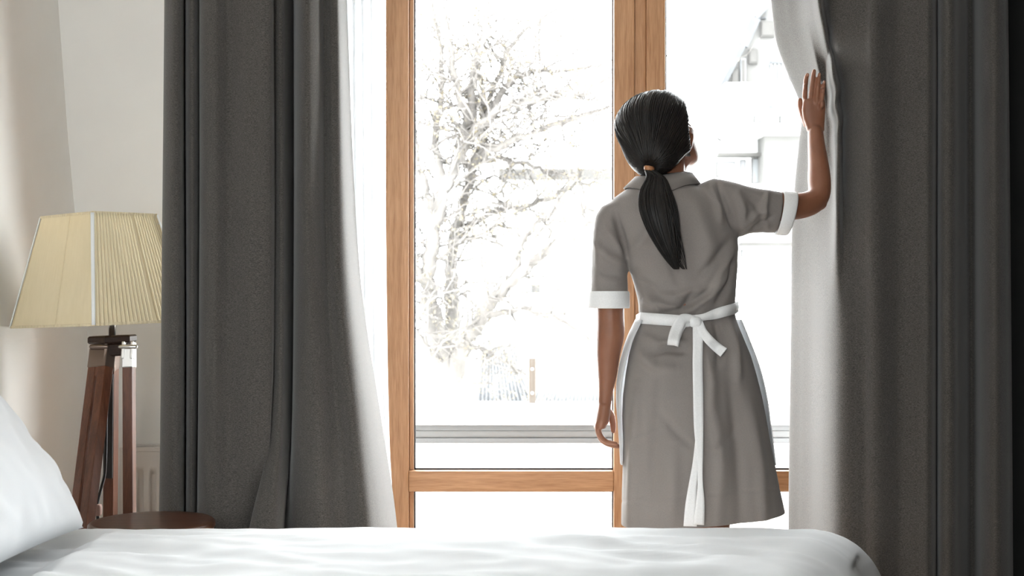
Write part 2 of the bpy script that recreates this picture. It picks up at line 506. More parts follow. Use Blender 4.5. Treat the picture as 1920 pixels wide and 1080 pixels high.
rowsR = [-400, 0, 90, 165, 240, 330, 420, 560, 800, 990, 1352]
RC = tag(empty('curtain', (1.05, 3.35, 0.0)), 'dark grey woven drape pushed aside by the woman\'s raised hand', 'curtain', 'grey window drapes')
def add(a, d): return [x + d for x in a]
e1 = [1425, 1455, 1480, 1503, 1499, 1491, 1486, 1485, 1482, 1480, 1478]
yE = [3.72, 3.72, 3.70, 3.66, 3.66, 3.68, 3.72, 3.76, 3.76, 3.76, 3.76]
e3 = [1480, 1502, 1520, 1537, 1536, 1530, 1526, 1524, 1522, 1521, 1520]
y3 = [3.52, 3.52, 3.51, 3.49, 3.49, 3.50, 3.54, 3.56, 3.56, 3.56, 3.56]
e4 = [1500, 1524, 1542, 1556, 1562, 1560, 1556, 1550, 1547, 1547, 1547]
y4 = [3.38, 3.38, 3.385, 3.405, 3.415, 3.415, 3.41, 3.41, 3.41, 3.41, 3.41]
e5 = [1510, 1536, 1554, 1567, 1572, 1572, 1570, 1568, 1566, 1566, 1566]
y5 = [3.29, 3.29, 3.30, 3.315, 3.32, 3.32, 3.325, 3.335, 3.335, 3.335, 3.335]
e6 = [1518, 1545, 1562, 1576, 1579, 1579, 1581, 1585, 1587, 1588, 1589]
y6 = [3.36, 3.37, 3.38, 3.39, 3.40, 3.39, 3.35, 3.31, 3.30, 3.30, 3.30]
e7 = [1530, 1562, 1576, 1588, 1590, 1590, 1596, 1603, 1606, 1607, 1608]
y7 = [3.33, 3.33, 3.34, 3.35, 3.35, 3.35, 3.33, 3.30, 3.29, 3.29, 3.29]
colsR = [(add(e1, 6), add(yE, .03)), (e1, yE), ([a * .5 + b * .5 for a, b in zip(e1, e3)], [a * .5 + b * .5 for a, b in zip(yE, y3)]),
         (e3, y3), (e4, y4), (e5, y5), (e6, y6), (e7, y7)]
def const(a, b): return [a + (b - a) * (p + 400) / 1752.0 for p in rowsR]
for a, b, Y in ((1618, 1624, 3.285), (1640, 1645, 3.262), (1685, 1685, 3.285), (1720, 1718, 3.27), (1742, 1740, 3.255), (1753, 1752, 3.30), (1757, 1757, 3.47),
                (1761, 1761, 3.31), (1775, 1774, 3.26), (1792, 1791, 3.275), (1800, 1800, 3.37), (1811, 1813, 3.48), (1828, 1831, 3.47), (1839, 1843, 3.33),
                (1860, 1866, 3.262), (1878, 1888, 3.285), (1884, 1897, 3.34), (1886, 1901, 3.42), (1880, 1894, 3.48)):
    colsR.append((const(a, b), Y))
def hand_dent(G):
    soft(G, .006, 11)
    # small gathers where the palm presses and drags the cloth
    for k in range(G.shape[0]):
        for i in range(G.shape[1]):
            x, y, z = G[k, i]
            px = 960 + x / y * F; py = HZ - (z - CAMZ) / y * F
            w = .38 * math.exp(-((py - 205) / 50) ** 2 - ((px - 1570) / 22) ** 2)
            if 40 < py < 300 and px < 1562:
                g_ = max(0, min(1, (py - 40) / 75, (300 - py) / 50, (1562 - px) / 14))
                yn = y + max(0, 3.447 - y) * g_
                G[k, i, 0] *= yn / y; G[k, i, 1] = yn
            G[k, i, 0] += .010 * w * math.sin(py / 11.0 + px / 18.0)
            G[k, i, 1] += .010 * w * math.sin(py / 9.0 - px / 25.0)
curtain('drape', rowsR, colsR, M['curtain'], RC, 340, 200, extra=hand_dent)

# white voile behind the left drape
SH = tag(empty('sheer_curtain', (-.5, 3.75, 0.0)), 'narrow white voile hanging between the left drape and the window frame', 'sheer curtain')
colsS = []
for i in range(17):
    u = i / 16.0
    colsS.append(([588 + u * 132, 590 + u * 131, 594 + u * 130, 596 + u * 134, 598 + u * 141, 600 + u * 150], 3.755 + .018 * math.cos(i * math.pi)))
curtain('voile', rowsL, colsS, M['sheer'], SH, 130, 40, 3.755, 0.0015)

# curtain rail above the frame
RL = tag(empty('curtain_rail', (0.2, 3.40, 2.60)), 'slim white ceiling rail carrying the grey drapes', 'curtain rail')
box('track', (-1.05, 3.37, 2.585), (1.30, 3.41, 2.615), M['ceiling'], RL)
for x in (-.95, 0.2, 1.22):
    box('bracket', (x - .015, 3.38, 2.613), (x + .015, 3.40, CEIL + .002), M['ceiling'], RL, 0.001)

# ------------------------------------------------------------------ radiator
RAD = tag(empty('radiator', (-.80, 4.05, .10)), 'white panel radiator on the wall behind the tripod lamp', 'radiator')
rx0, rx1, rz0, rz1, ry = -1.225, -.72, .10, .633, 4.005
nx = 200; V = []
for j, z in enumerate(np.linspace(rz0, rz1, 40)):
    for i in range(nx):
        x = rx0 + (rx1 - rx0) * i / (nx - 1)
        ph = ((x - rx0) % .040) / .040
        gz = min(1, max(0, (z - rz0 - .05) / .012)) * min(1, max(0, (rz1 - .055 - z) / .010))
        groove = min(1, max(0, (0.27 - abs(ph - .5)) / .07))
        V.append(Vector((x, ry + .015 * groove * gz, z)))
fp = mesh('front_panel', V, grid_faces(nx, 40), M['radiator'], RAD)
box('body', (rx0 + .004, ry + .018, rz0), (rx1 - .004, 4.085, rz1 - .002), M['radiator'], RAD, .004)
for s in (rx0 - .004, rx1 + .001):
    box('side_cover', (s, ry, rz0), (s + .004, 4.09, rz1 + .012), M['radiator'], RAD, .001)
box('top_front_edge', (rx0, ry - .002, rz1 + .001), (rx1, ry + .004, rz1 + .014), M['radiator'], RAD, .0015)
box('top_back_edge', (rx0, 4.078, rz1 + .001), (rx1, 4.088, rz1 + .014), M['radiator'], RAD, .0015)
k = 0
x = rx0 + .008
while x < rx1 - .012:
    obox('grille_bar', (x, ry + .004, rz1 + .008), (x + .012, 4.078, rz1 + .008), .0045, .004, M['radiator'], RAD, bevel=0)
    x += .0115
for x in (rx0 + .08, rx1 - .08):
    box('wall_bracket', (x - .02, 4.08, .2), (x + .02, 4.102, .6), M['radiator'], RAD, .001)
for x in (rx0 + .05, rx1 - .05):
    v, f = tube_vf([(x, 4.04, -.001), (x, 4.04, rz0 + .01)], [.009, .009], 10, round_ends=False)
    mesh('pipe', v, f, M['radiator'], RAD)

# ------------------------------------------------------------------ tripod floor lamp
LY = 3.5
LAMP = tag(empty('tripod_floor_lamp', (W(208, 600, LY).x, LY, 0)), 'wooden tripod lamp with cream pleated square shade in the corner', 'floor lamp')
def shade_mesh():
    ctr = W(190, 507, LY)
    zt, zb = W(0, 406, LY).z, W(0, 607, LY).z
    Rt, Rb = 106 / F * LY, 166 / F * LY
    phi = math.radians(-13)      # one corner towards the bed
    per = 26
    nz = 14
    rings = []
    for k in range(nz):
        t = k / (nz - 1)
        R = Rb + (Rt - Rb) * t
        z = zb + (zt - zb) * t
        cor = []
        for q in range(4):
            a = -math.pi / 2 - phi + q * math.pi / 2
            cor.append(Vector((R * math.cos(a), R * math.sin(a), 0)))
        ring = []
        for q in range(4):
            a, b = cor[q], cor[(q + 1) % 4]
            nrm = ((a + b) / 2).normalized()
            dv = (b - a).normalized()
            for i in range(per * 4):
                u = i / (per * 4)
                p = a.lerp(b, u)
                w = (u * per) % 1.0
                zig = (abs(w - .5) * 2)
                amp = .0045 * min(1, min(u, 1 - u) * 20) * (0.75 + .35 * (1 - t))
                bow = .010 * math.sin(math.pi * u)
                p = p + nrm * (amp * zig + bow * (1 - t * .5) - .006) + dv * (amp * .5 * (w - .5))
                ring.append(p + Vector((0, 0, z)))
        rings.append(ring)
    return rings, ctr, zb, zt
rings, sc, zb, zt = shade_mesh()
tilt = Matrix.Rotation(math.radians(-2.2), 4, 'Y')
mid = Vector((0, 0, (zb + zt) / 2))
def place(p):
    return tilt @ (Vector(p) - mid) + mid + Vector((sc.x, LY, 0))
rings = [[place(p) for p in r] for r in rings]
v, f = loft(rings, cap=False)
sh = mesh('lamp_shade', v, f, M['shade'], LAMP, smooth=False)
solidify(sh, .0015, 0)
n4 = len(rings[0]) // 4
for q in range(4):          # ribbon along each corner
    pts = [rings[k][q * n4] + (rings[k][q * n4] - Vector((sc.x, LY, rings[k][q * n4].z))).normalized() * .003 for k in range(0, 14)]
    out = (pts[0] - Vector((sc.x, LY, pts[0].z))).normalized()
    ac = Vector((-out.y, out.x, 0))
    rb = ribbon('corner_ribbon', pts, [.009] * 14, .003, M['trim'], sh, [ac] * 14, 14)
for k, nm in ((0, 'lower_binding'), (13, 'upper_binding')):
    pts = [rings[k][i] for i in range(0, len(rings[k]), 4)]
    V = []
    for p in rings[k]:
        o_ = (p - Vector((sc.x, LY, p.z))).normalized()
        V.append((p, o_))
    rr = [[p + o_ * .003 + Vector((0, 0, dz)) for p, o_ in V] for dz in (-.003, .004)] + [[p - o_ * .002 + Vector((0, 0, dz)) for p, o_ in V] for dz in (.004, -.003)]
    rr.append(rr[0])
    v, f = loft(rr, cap=False)
    mesh(nm, v, f, M['shade'], sh)
ax = Vector((W(211, 600, LY).x, LY, 0))
v, f = tube_vf([ax + Vector((0, 0, W(0, 640, LY).z)), ax + Vector((-.004, 0, zb + .1))], [.0095, .0095], 16, round_ends=False)
mesh('chrome_stem', v, f, M['chrome'], LAMP)
v, f = tube_vf([ax + Vector((-.004, 0, zb + .06)), ax + Vector((-.005, 0, zb + .10)), ax + Vector((-.006, 0, zb + .14)), ax + Vector((-.006, 0, zb + .17))], [.014, .02, .03, .022], 16)
mesh('bulb', v, f, M['trim'], LAMP)
for a in range(4):          # spider ring holding the shade
    e = rings[12][a * n4]
    v, f = tube_vf([ax + Vector((-.005, .034, zb + .20)), e], [.0018, .0018], 6, round_ends=False)
    mesh('shade_wire', v, f, M['chrome'], LAMP)
v, f = tube_vf([ax + Vector((-.004, 0, zb + .09)), ax + Vector((-.005, .034, zb + .205))], [.003, .003], 8, round_ends=False)
mesh('shade_post', v, f, M['chrome'], LAMP)
# top block
def zc(py): return W(0, py, LY).z
hub = ax + Vector((0, 0, 0))
rot = Matrix.Rotation(math.radians(-2), 4, 'Y')
def disc(name, cx, z0, z1, r, mat, nseg=6, par=LAMP, e=2.0, bev=.004):
    rings = []
    for z, rr in ((z0, r - bev), (z0 + bev, r), (z1 - bev, r), (z1, r - bev)):
        rings.append([Vector((cx.x, cx.y, z)) + Vector((rr * math.cos(t), rr * math.sin(t), 0)) + Vector((0, 0, -.04 * rr * math.cos(t) * -1)) for t in [2 * math.pi * i / nseg + math.pi / 6 for i in range(nseg)]])
    v, f = loft(rings)
    return mesh(name, v, f, mat, par, smooth=False)
disc('top_plate', hub, zc(643), zc(629), .066, M['darkwood'], 6)
disc('hub_block', hub, zc(667), zc(643.5), .058, M['darkwood'], 6)
# legs: left double-slat leg, right leg, back leg
def leg(px0, py0, px1, Yb, w, d, twist, slot, mat, bracket):
    top = W(px0, py0, Yb[0])
    t_ = .6
    for _ in range(12):                      # where the leg passes behind the table edge
        Yk = Yb[0] + (Yb[1] - Yb[0]) * t_
        t_ = (top.z - (CAMZ - (958 - HZ) / F * Yk)) / top.z
    Yk = Yb[0] + (Yb[1] - Yb[0]) * t_
    bot = Vector((top.x + ((px1 - 960) / F * Yk - top.x) / t_, Yb[1], .0))
    side = Vector((math.cos(twist), math.sin(twist), 0))
    if slot:
        z = (bot - top).normalized(); x = (side - z * side.dot(z)).normalized()
        o1 = obox('leg', bot + x * (-w * .29), top + x * (-w * .29), w * .44, d, mat, LAMP, side)
        obox('slat', bot + x * (w * .29), top + x * (w * .29), w * .44, d, mat, o1, side)
        obox('spacer', bot.lerp(top, .97), top + (top - bot).normalized() * .004, w * .2, d * .9, mat, o1, side)
        obox('spacer', bot, bot.lerp(top, .12), w * .2, d * .9, mat, o1, side)
        obox('inner_slide', bot.lerp(top, .12), bot.lerp(top, .55) , w * .13, d * .5, M['darkwood'], o1, side)
    else:
        o1 = obox('leg', bot, top, w, d, mat, LAMP, side)
    u = (top - bot).normalized()
    br = obox('leg_bracket', top - u * .004, top + u * .050, w + .004, d + .004, bracket, o1, side, .003)
    return o1, top, bot, side
lg1, t1, b1, s1 = leg(189, 687, 156, (3.46, 3.20), .064, .030, math.radians(-30), True, M['lampwood'], M['brass_old'])
lg2, t2, b2, s2 = leg(242, 687, 243, (3.47, 3.38), .027, .034, 0.0, False, M['lampwood'], M['chrome'])
lg3, t3, b3, s3 = leg(209, 690, 207, (3.55, 3.70), .029, .045, 0.0, False, M['lampwood'], M['brass_old'])
def on_leg(o1, top, bot, f0, f1, w, d, mat, nm, side):
    return obox(nm, bot.lerp(top, f0), bot.lerp(top, f1), w, d, mat, o1, side, .0015)
# black slide on the back leg
on_leg(lg3, t3 + Vector((0, -.018, 0)), b3 + Vector((0, -.018, 0)), .665, .985, .026, .020, M['black'], 'black_slide', s3)
# clevis ears
for tp, dxs in ((t1, (.018,)), (t2, (-.012, .012))):
    for dx in dxs:
        obox('hinge_ear', tp + Vector((dx, -.008, .02)), tp + Vector((dx, 0, .066)), .008, .03, M['chrome'] if tp is t2 else M['brass_old'], LAMP)
for tp, m_ in ((t1, M['brass_old']), (t2, M['chrome'])):
    v, f = tube_vf([tp + Vector((-.02, -.016, .054)), tp + Vector((.022, -.016, .054))], [.006, .006], 10)
    mesh('hinge_bolt', v, f, m_, LAMP)
kn = b2.lerp(t2, .40) + Vector((.016, -.004, 0))
v, f = tube_vf([kn + Vector((-.004, 0, 0)), kn + Vector((.016, 0, 0))], [.004, .004], 8); mesh('wing_bolt', v, f, M['black'], lg2)
v, f = tube_vf([kn + Vector((.004, 0, -.006)), kn + Vector((.008, 0, .007))], [.003, .003], 8); mesh('wing_nut', v, f, M['black'], lg2)
kn = b3.lerp(t3, .36) + Vector((-.002, -.024, 0))
v, f = tube_vf([kn + Vector((0, .02, 0)), kn + Vector((0, -.004, 0))], [.006, .006], 10); mesh('leg_bolt', v, f, M['black'], lg3)
# cord
cp = smooth_pts([W(213, 664, 3.49), W(200, 700, 3.46), W(199, 790, 3.46), W(197, 880, 3.455), W(190, 915, 3.44), W(183, 945, 3.42), W(184, 985, 3.40), W(190, 1100, 3.42), Vector((-1.08, 3.44, .012)), Vector((-1.15, 3.62, .008))], 60)
cd = tube_vf(cp, [.0042] * 60, 8)
cord = mesh('power_cord', cd[0], cd[1], M['black'], LAMP)
a = W(181, 957, 3.40)
bm = bmesh.new(); add_box(bm, a + Vector((-.013, -.012, -.014)), a + Vector((.013, .010, .016)), .006, 3)
tag(bm_obj('cord_switch', bm, M['pinkplastic'], cord, True), 'pale pink cord switch')

# ------------------------------------------------------------------ round side table
tx, ty, tz, tr_ = W(285, 977, 3.1).x, 3.1, W(0, 977, 3.1).z, .150
TB = tag(empty('side_table', (tx, ty, 0)), 'small round dark walnut table between bed and left drape', 'side table')
def lathe(prof, c, n=64):
    return loft([[Vector((c[0] + r * math.cos(2 * math.pi * i / n), c[1] + r * math.sin(2 * math.pi * i / n), z)) for i in range(n)] for r, z in prof])
v, f = lathe([(tr_ - .012, tz - .024), (tr_ - .003, tz - .021), (tr_, tz - .013), (tr_ - .001, tz - .004), (tr_ - .005, tz), (tr_ - .02, tz + .0002), (.01, tz + .0002)], (tx, ty))
mesh('table_top', v, f, M['tablewood'], TB)
v, f = lathe([(.05, tz - .0242), (.05, tz - .035), (.022, tz - .06), (.018, .25), (.022, .06), (.05, .03)], (tx, ty), 24)
mesh('column', v, f, M['tablewood'], TB)
v, f = lathe([(.12, 0.0), (.12, .012), (.10, .022), (.05, .0295)], (tx, ty), 48)
mesh('base', v, f, M['tablewood'], TB)

# ------------------------------------------------------------------ bed, duvet, pillow
BZ = .613
BED = tag(empty('bed', (-.3, 2.05, 0)), 'low upholstered bed under the white duvet', 'bed')
box('bed_base', (-1.28, 1.33, .10), (.52, 2.74, .33), M['bedbase'], BED, .01)
box('mattress', (-1.28, 1.32, .332), (.45, 2.72, .535), M['mattress'], BED, .04)
box('headboard', (-1.348, 1.28, .10), (-1.285, 2.78, .86), M['bedbase'], BED, .015)
for x in (-1.12, .44):
    for y in (1.40, 2.66):
        box('leg', (x - .03, y - .03, 0), (x + .03, y + .03, .102), M['darkwood'], BED)

def prof1(a, L, r):
    """arc coordinate -> (position, drop) past an edge at L with rounding radius r"""
    s = abs(a); sg = 1 if a >= 0 else -1
    if s <= L - r: return a, 0.0
    q = s - (L - r)
    if q < r * math.pi / 2:
        t = q / r
        return sg * (L - r + r * math.sin(t)), r * (1 - math.cos(t))
    e = q - r * math.pi / 2
    return sg * (L + .06 * e), r + e
nu, nv = 260, 190
V = []
cy, Ly = 2.02, .84
for j in range(nv):
    b = -1.20 + 2.40 * j / (nv - 1)
    yy, dy = prof1(b, Ly, .055)
    y = cy + yy
    for i in range(nu):
        a = -1.275 + (2.46) * i / (nu - 1)
        xe = .835 - .36 * max(0, min(.6, (2.86 - y)))       # the foot edge of the duvet lies askew
        if a < xe - .17 * math.pi / 2 + .0 - .02:
            x, dx = a, 0.0
        xr = xe - .17
        if a <= xr: x, dx = a, 0.0
        else:
            q = a - xr
            if q < .17 * math.pi / 2: x, dx = xr + .17 * math.sin(q / .17), .17 * (1 - math.cos(q / .17))
            else:
                e = q - .17 * math.pi / 2
                x, dx = xe + .10 * e, .17 + e
        d = (dx ** 3 + dy ** 3) ** (1 / 3)
        p = Vector((x, y, 0))
        w = .010 * noise.noise(Vector((x * 2.2, y * 5.0, 1.3))) + .008 * noise.noise(Vector((x * 4 + y * 3, y * 12 - x * 2, 4.1)))
        rid = noise.noise(Vector((x * 2.6 + 1.2 * y, y * 9 + x * 2.0, 9.2)))
        w += .010 * (1 - abs(rid) * 2.2) * (1 if abs(rid) < .45 else 0)
        w += .004 * noise.noise(Vector((x * 14, y * 22, 7.0)))
        top = max(0, 1 - d / .12)
        z = BZ - .006 + w * (.35 + .65 * top) * (1.0 if y < 2.70 else .55) - d
        z -= .030 * max(0, min(1, (-.86 - x) / .06)) * max(0, min(1, (y - 1.90) / .08, (2.80 - y) / .06)) * top     # hollow under the pillow
        z = max(z, .06 + .02 * noise.noise(Vector((x * 6, y * 6, 2))))
        out = .03 * noise.noise(Vector((x * 5, y * 5, z * 1.5))) * (1 - top)
        V.append(Vector((x + out * (1 if dx > .05 else 0), y + out * (1 if dy > .05 else 0) * (1 if b > 0 else -1), z)))
dv = mesh('duvet', V, grid_faces(nu, nv), M['linen'])
solidify(dv, .012, -1)
tag(dv, 'white rumpled duvet spread across the bed in the foreground', 'duvet')

def cushion(name, c, hl, hh, th, M3, mat, seed):
    nU, nV = 70, 60
    V = []; Fc = []
    for s in (1, -1):
        base = len(V)
        for j in range(nV):
            for i in range(nU):
                u = -1 + 2 * i / (nU - 1); w = -1 + 2 * j / (nV - 1)
                pin = 1 - .075 * (u * u * w * w) ** .5 * 0 
                eu, ew = 1 - abs(u) ** 2.6, 1 - abs(w) ** 2.6
                t = th * max(0, eu * ew) ** .42
                x = u * hl * (1 - .07 * (1 - w * w) * abs(u) ** 3); y = w * hh * (1 - .07 * (1 - u * u) * abs(w) ** 3)
                wr = .010 * noise.noise(Vector((u * 3 + seed, w * 3, s))) + .006 * noise.noise(Vector((u * 8 + seed, w * 5, s * 2)))
                edge = min(1, max(0, eu * ew) * 4)
                z = s * (t + wr * edge) if edge > 0 else 0
                V.append(c + M3 @ Vector((x, y, z)))
        for q in grid_faces(nU, nV):
            Fc.append(tuple(base + k for k in (q if s > 0 else q[::-1])))
    o = mesh(name, V, Fc, mat)
    bm = bmesh.new(); bm.from_mesh(o.data); bmesh.ops.remove_doubles(bm, verts=bm.verts, dist=1e-4); bmesh.ops.recalc_face_normals(bm, faces=bm.faces); bm.to_mesh(o.data); bm.free()
    return o
# local x = along the bed head (world Y), local y = up the slope, local z = face normal
lean = math.radians(52)
ux = Vector((0, 1, 0)); uy = Vector((-math.cos(lean), 0, math.sin(lean))); uz = ux.cross(uy)
if uz.x < 0: uz = -uz
M3 = Matrix((ux, uy, uz)).transposed()
pil = cushion('pillow', Vector((-1.075, 2.36, .808)), .41, .24, .095, M3, M['linen'], 2.0)
tag(pil, 'plump white pillow leaning at the head of the bed, by the left edge', 'pillow')

# ------------------------------------------------------------------ the woman
PY = 3.25
def B(px, py, dy=0.0): return W(px, py, PY + dy)
sc_ = PY / F                                    # metres per pixel at her depth
PER = tag(empty('person', (B(1275, 600).x, PY + .02, 0)), 'woman in a grey short-sleeved dress with white cuffs, holding back the right drape', 'person')

# ---- dress -------------------------------------------------------
def hring(py, l, r, df, db, dy=0.0, e=2.3, n=40, rise=0.0):
    """level ring; df/db depth in front (towards window) and behind"""
    c = B((l + r) / 2, py, dy); a = (r - l) / 2 * sc_
    out = []
    for i in range(n):
        t = 2 * math.pi * i / n
        ct, st = math.cos(t), math.sin(t)
        x = math.copysign(abs(ct) ** (2 / e), ct) * a
        d = df if st > 0 else db
        y = math.copysign(abs(st) ** (2 / e), st) * d
        out.append(c + Vector((x, y, rise * ct * a)))
    return out
TORSO = [(334, 1212, 1276, .045, .05, .02), (344, 1196, 1296, .055, .062, .015), (358, 1172, 1322, .068, .078, .01), (374, 1150, 1345, .08, .088, .005),
         (400, 1142, 1366, .095, .094, 0), (437, 1154, 1384, .115, .098, 0), (470, 1166, 1385, .125, .096, 0), (500, 1179, 1384, .120, .092, 0),
         (535, 1190, 1381, .105, .086, 0), (565, 1197, 1379, .096, .084, 0), (585, 1199, 1379, .092, .082, 0), (598, 1201, 1380, .091, .081, 0),
         (612, 1197, 1384, .094, .086, 0), (635, 1188, 1393, .10, .098, 0), (665, 1179, 1405, .107, .112, 0), (700, 1173, 1415, .113, .124, 0),
         (740, 1169, 1425, .118, .132, 0), (780, 1168, 1434, .121, .134, 0), (830, 1170, 1444, .125, .132, 0), (880, 1169, 1455, .130, .130, 0),
         (930, 1167, 1465, .135, .130, 0), (1000, 1164, 1480, .140, .131, 0)]
torso = loft([hring(*t) for t in TORSO])
# left sleeve (hanging)
SLL = [(378, 1150, 1205), (388, 1128, 1196), (405, 1117, 1188), (435, 1112, 1182), (470, 1109, 1178), (510, 1107, 1176), (545, 1106, 1177), (572, 1105, 1178)]
slL = loft([hring(a, b, c, .05 + .004 * i / 7, .05 + .004 * i / 7, 0.0, 2.1, 28) for i, (a, b, c) in enumerate(SLL)])
# right sleeve (reaching out)
def bar(p, q, dep, dy, n=28, e=2.1):
    a = B(p[0], p[1], dy); b = B(q[0], q[1], dy)
    return ell((a + b) / 2, (a - b) / 2, Vector((0, dep, 0)), n, e)
SLR = [((1310, 345), (1335, 425), .055, .0), ((1338, 335), (1362, 440), .06, .005), ((1372, 341), (1390, 446), .06, .012), ((1400, 347), (1405, 440), .056, .02), ((1435, 354), (1430, 437), .052, .032), ((1466, 360), (1454, 438), .051, .042)]
slR = loft([bar(*s) for s in SLR])
dress_me = remesh([torso, slL, slR], .0045, 10, .5)
co = co_of(dress_me); no = no_of(dress_me)
PX = 960 + co[:, 0] / co[:, 1] * F
PYY = HZ - (co[:, 2] - CAMZ) / co[:, 1] * F
back = 1 / (1 + np.exp((no[:, 1] + .05) * 12))          # cloth facing the room
def fold(pts, w, amp, taper=True):
    """ridge (amp>0) or groove along a polyline on the cloth (picture units at her depth)"""
    best = np.full(len(co), 1e9); par = np.zeros(len(co))
    tot = 0; L_ = []
    for a, b in zip(pts[:-1], pts[1:]): L_.append(math.dist(a, b))
    S_ = sum(L_); acc = 0
    for (a, b), l in zip(zip(pts[:-1], pts[1:]), L_):
        ax, ay = a; bx, by = b
        t = np.clip(((PX - ax) * (bx - ax) + (PYY - ay) * (by - ay)) / (l * l), 0, 1)
        d = np.hypot(PX - (ax + t * (bx - ax)), PYY - (ay + t * (by - ay)))
        m = d < best
        best = np.where(m, d, best); par = np.where(m, (acc + t * l) / S_, par)
        acc += l
    k = np.sin(np.clip(par, .02, .98) * math.pi) ** .6 if taper else 1.0
    return amp * k * np.exp(-(best / w) ** 2)
disp = np.zeros(len(co))
FOLDS = [
    # blousing above the belt
    ([(1205, 560), (1228, 568), (1240, 585)], 7, .007), ([(1203, 548), (1250, 572), (1300, 582)], 7, .006), ([(1230, 590), (1290, 575), (1345, 535)], 8, -.006),
    ([(1285, 585), (1330, 555), (1375, 500)], 10, .007), ([(1270, 590), (1285, 570), (1300, 545)], 9, -.006), ([(1340, 575), (1362, 540), (1378, 480)], 8, -.006),
    ([(1215, 540), (1265, 555), (1320, 540)], 9, .004), ([(1190, 520), (1230, 545), (1275, 550)], 8, -.004),
    # back and shoulders
    ([(1180, 480), (1215, 440), (1230, 400)], 12, .004), ([(1150, 395), (1165, 440), (1178, 490)], 8, -.007), ([(1130, 420), (1150, 450), (1172, 480)], 9, .004),
    ([(1345, 340), (1362, 390), (1378, 432)], 5, -.006), ([(1330, 345), (1345, 385), (1352, 420)], 8, .005), ([(1300, 380), (1330, 460), (1325, 540)], 22, .005),
    ([(1375, 445), (1345, 480), (1310, 520)], 10, -.005), ([(1380, 465), (1350, 510), (1330, 550)], 8, .004), ([(1240, 440), (1262, 500), (1275, 540)], 12, -.003),
    # sleeves
    ([(1390, 430), (1415, 405), (1440, 395)], 8, .005), ([(1405, 437), (1430, 420), (1450, 405)], 6, -.005), ([(1395, 360), (1420, 380), (1435, 420)], 9, -.004), ([(1440, 360), (1432, 395), (1440, 432)], 7, .005),
    ([(1380, 350), (1395, 395), (1392, 430)], 9, .004),
    ([(1115, 450), (1140, 480), (1170, 495)], 8, .004), ([(1112, 500), (1140, 515), (1172, 520)], 9, -.003), ([(1120, 420), (1122, 480), (1118, 540)], 9, .003),
    # seat and skirt
    ([(1200, 625), (1235, 645), (1290, 640)], 9, .005), ([(1215, 665), (1250, 655), (1285, 660)], 8, -.006), ([(1195, 655), (1230, 690), (1270, 690)], 12, .005), ([(1340, 600), (1352, 640), (1345, 690)], 9, -.006), ([(1365, 595), (1378, 650), (1385, 720)], 10, .006),
    ([(1325, 660), (1335, 720), (1330, 780)], 14, .005), ([(1236, 775), (1268, 812), (1300, 840)], 9, -.003), ([(1196, 720), (1190, 840), (1180, 990)], 11, .005), ([(1238, 700), (1225, 860), (1212, 1010)], 16, -.004), ([(1262, 830), (1264, 920), (1258, 1010)], 16, .004),
    ([(1332, 730), (1352, 870), (1345, 1010)], 18, .005), ([(1368, 690), (1386, 850), (1390, 1010)], 16, -.005), ([(1402, 740), (1424, 870), (1434, 1010)], 14, .005), ([(1318, 855), (1350, 838), (1392, 795)], 12, -.002), ([(1182, 832), (1208, 818), (1232, 806)], 7, .0012),
]
for p_, w_, a_ in FOLDS: disp += fold(p_, w_ * .78, a_ * 2.5) * back
# gathers under and over the belt
bel = 598 - (PX - 1240) / 140 * 22
bel = np.where(PX < 1280, 596 + (PX - 1200) * .06, 602 - (PX - 1280) * .22)
disp += .0022 * np.sin(PX / 6.5) * np.exp(-((PYY - bel) / 16) ** 2)
rng = np.array([noise.noise(Vector((c[0] * 9, c[1] * 6, c[2] * 5))) for c in co])
disp += rng * .004
disp -= .0016 * np.exp(-((PYY - 940 + (PX - 1165) * .08) / 2.5) ** 2) * (PYY > 700)   # hem stitch line
co2 = co + no * disp[:, None]
dress_me.vertices.foreach_set('co', co2.ravel())
dress_me.update()
bm = bmesh.new(); bm.from_mesh(dress_me)
ha, hb = B(1165, 983), B(1472, 957)
nrm = Vector((-(hb.z - ha.z), 0, hb.x - ha.x)).normalized()
bmesh.ops.bisect_plane(bm, geom=bm.verts[:] + bm.edges[:] + bm.faces[:], plane_co=ha, plane_no=nrm, clear_inner=True)
bm.to_mesh(dress_me); 
dress_bvh = BVHTree.FromBMesh(bm); bm.free()
dress_me.polygons.foreach_set('use_smooth', [True] * len(dress_me.polygons))
DRESS = link('dress', dress_me, M['dress'], PER)
def on_back(px, py, lift=.004):
    """point on the dress surface seen at that spot, lifted towards the room"""
    d = (W(px, py, 1.0) - Vector((0, 0, CAMZ)))
    h = dress_bvh.ray_cast(Vector((0, 0, CAMZ)), d.normalized())
    if h[0] is None: return B(px, py, -.08)
    return h[0] - d.normalized() * lift
# cuffs
def ring_band(name, outer, inner, mat, parent):
    rr = outer + inner[::-1] + [outer[0]]
    v, f = loft(rr, cap=False)
    return mesh(name, v, f, mat, parent)
oL = [hring(a, b, c, d, d, 0, 2.1, 40) for a, b, c, d in ((546, 1104.5, 1179, .056), (550, 1103, 1180.5, .058), (574, 1102, 1181, .0585), (578, 1103, 1180, .0575))]
iL = [hring(a, b, c, d, d, 0, 2.1, 40) for a, b, c, d in ((546, 1107, 1176, .052), (578, 1106, 1177, .053))]
ring_band('sleeve_cuff', oL, iL, M['white_cloth'], DRESS)
oR = [bar(p, q, d, dy, 40) for p, q, d, dy in (((1467, 358.5), (1453, 439.5), .053, .042), ((1470, 358), (1454, 441), .055, .043), ((1490, 360), (1473, 442), .056, .052), ((1493, 361), (1476, 441), .055, .053))]
iR = [bar(p, q, d, dy, 40) for p, q, d, dy in (((1467, 361), (1454, 437), .049, .042), ((1493, 364), (1476, 438), .051, .053))]
ring_band('sleeve_cuff', oR, iR, M['white_cloth'], DRESS)
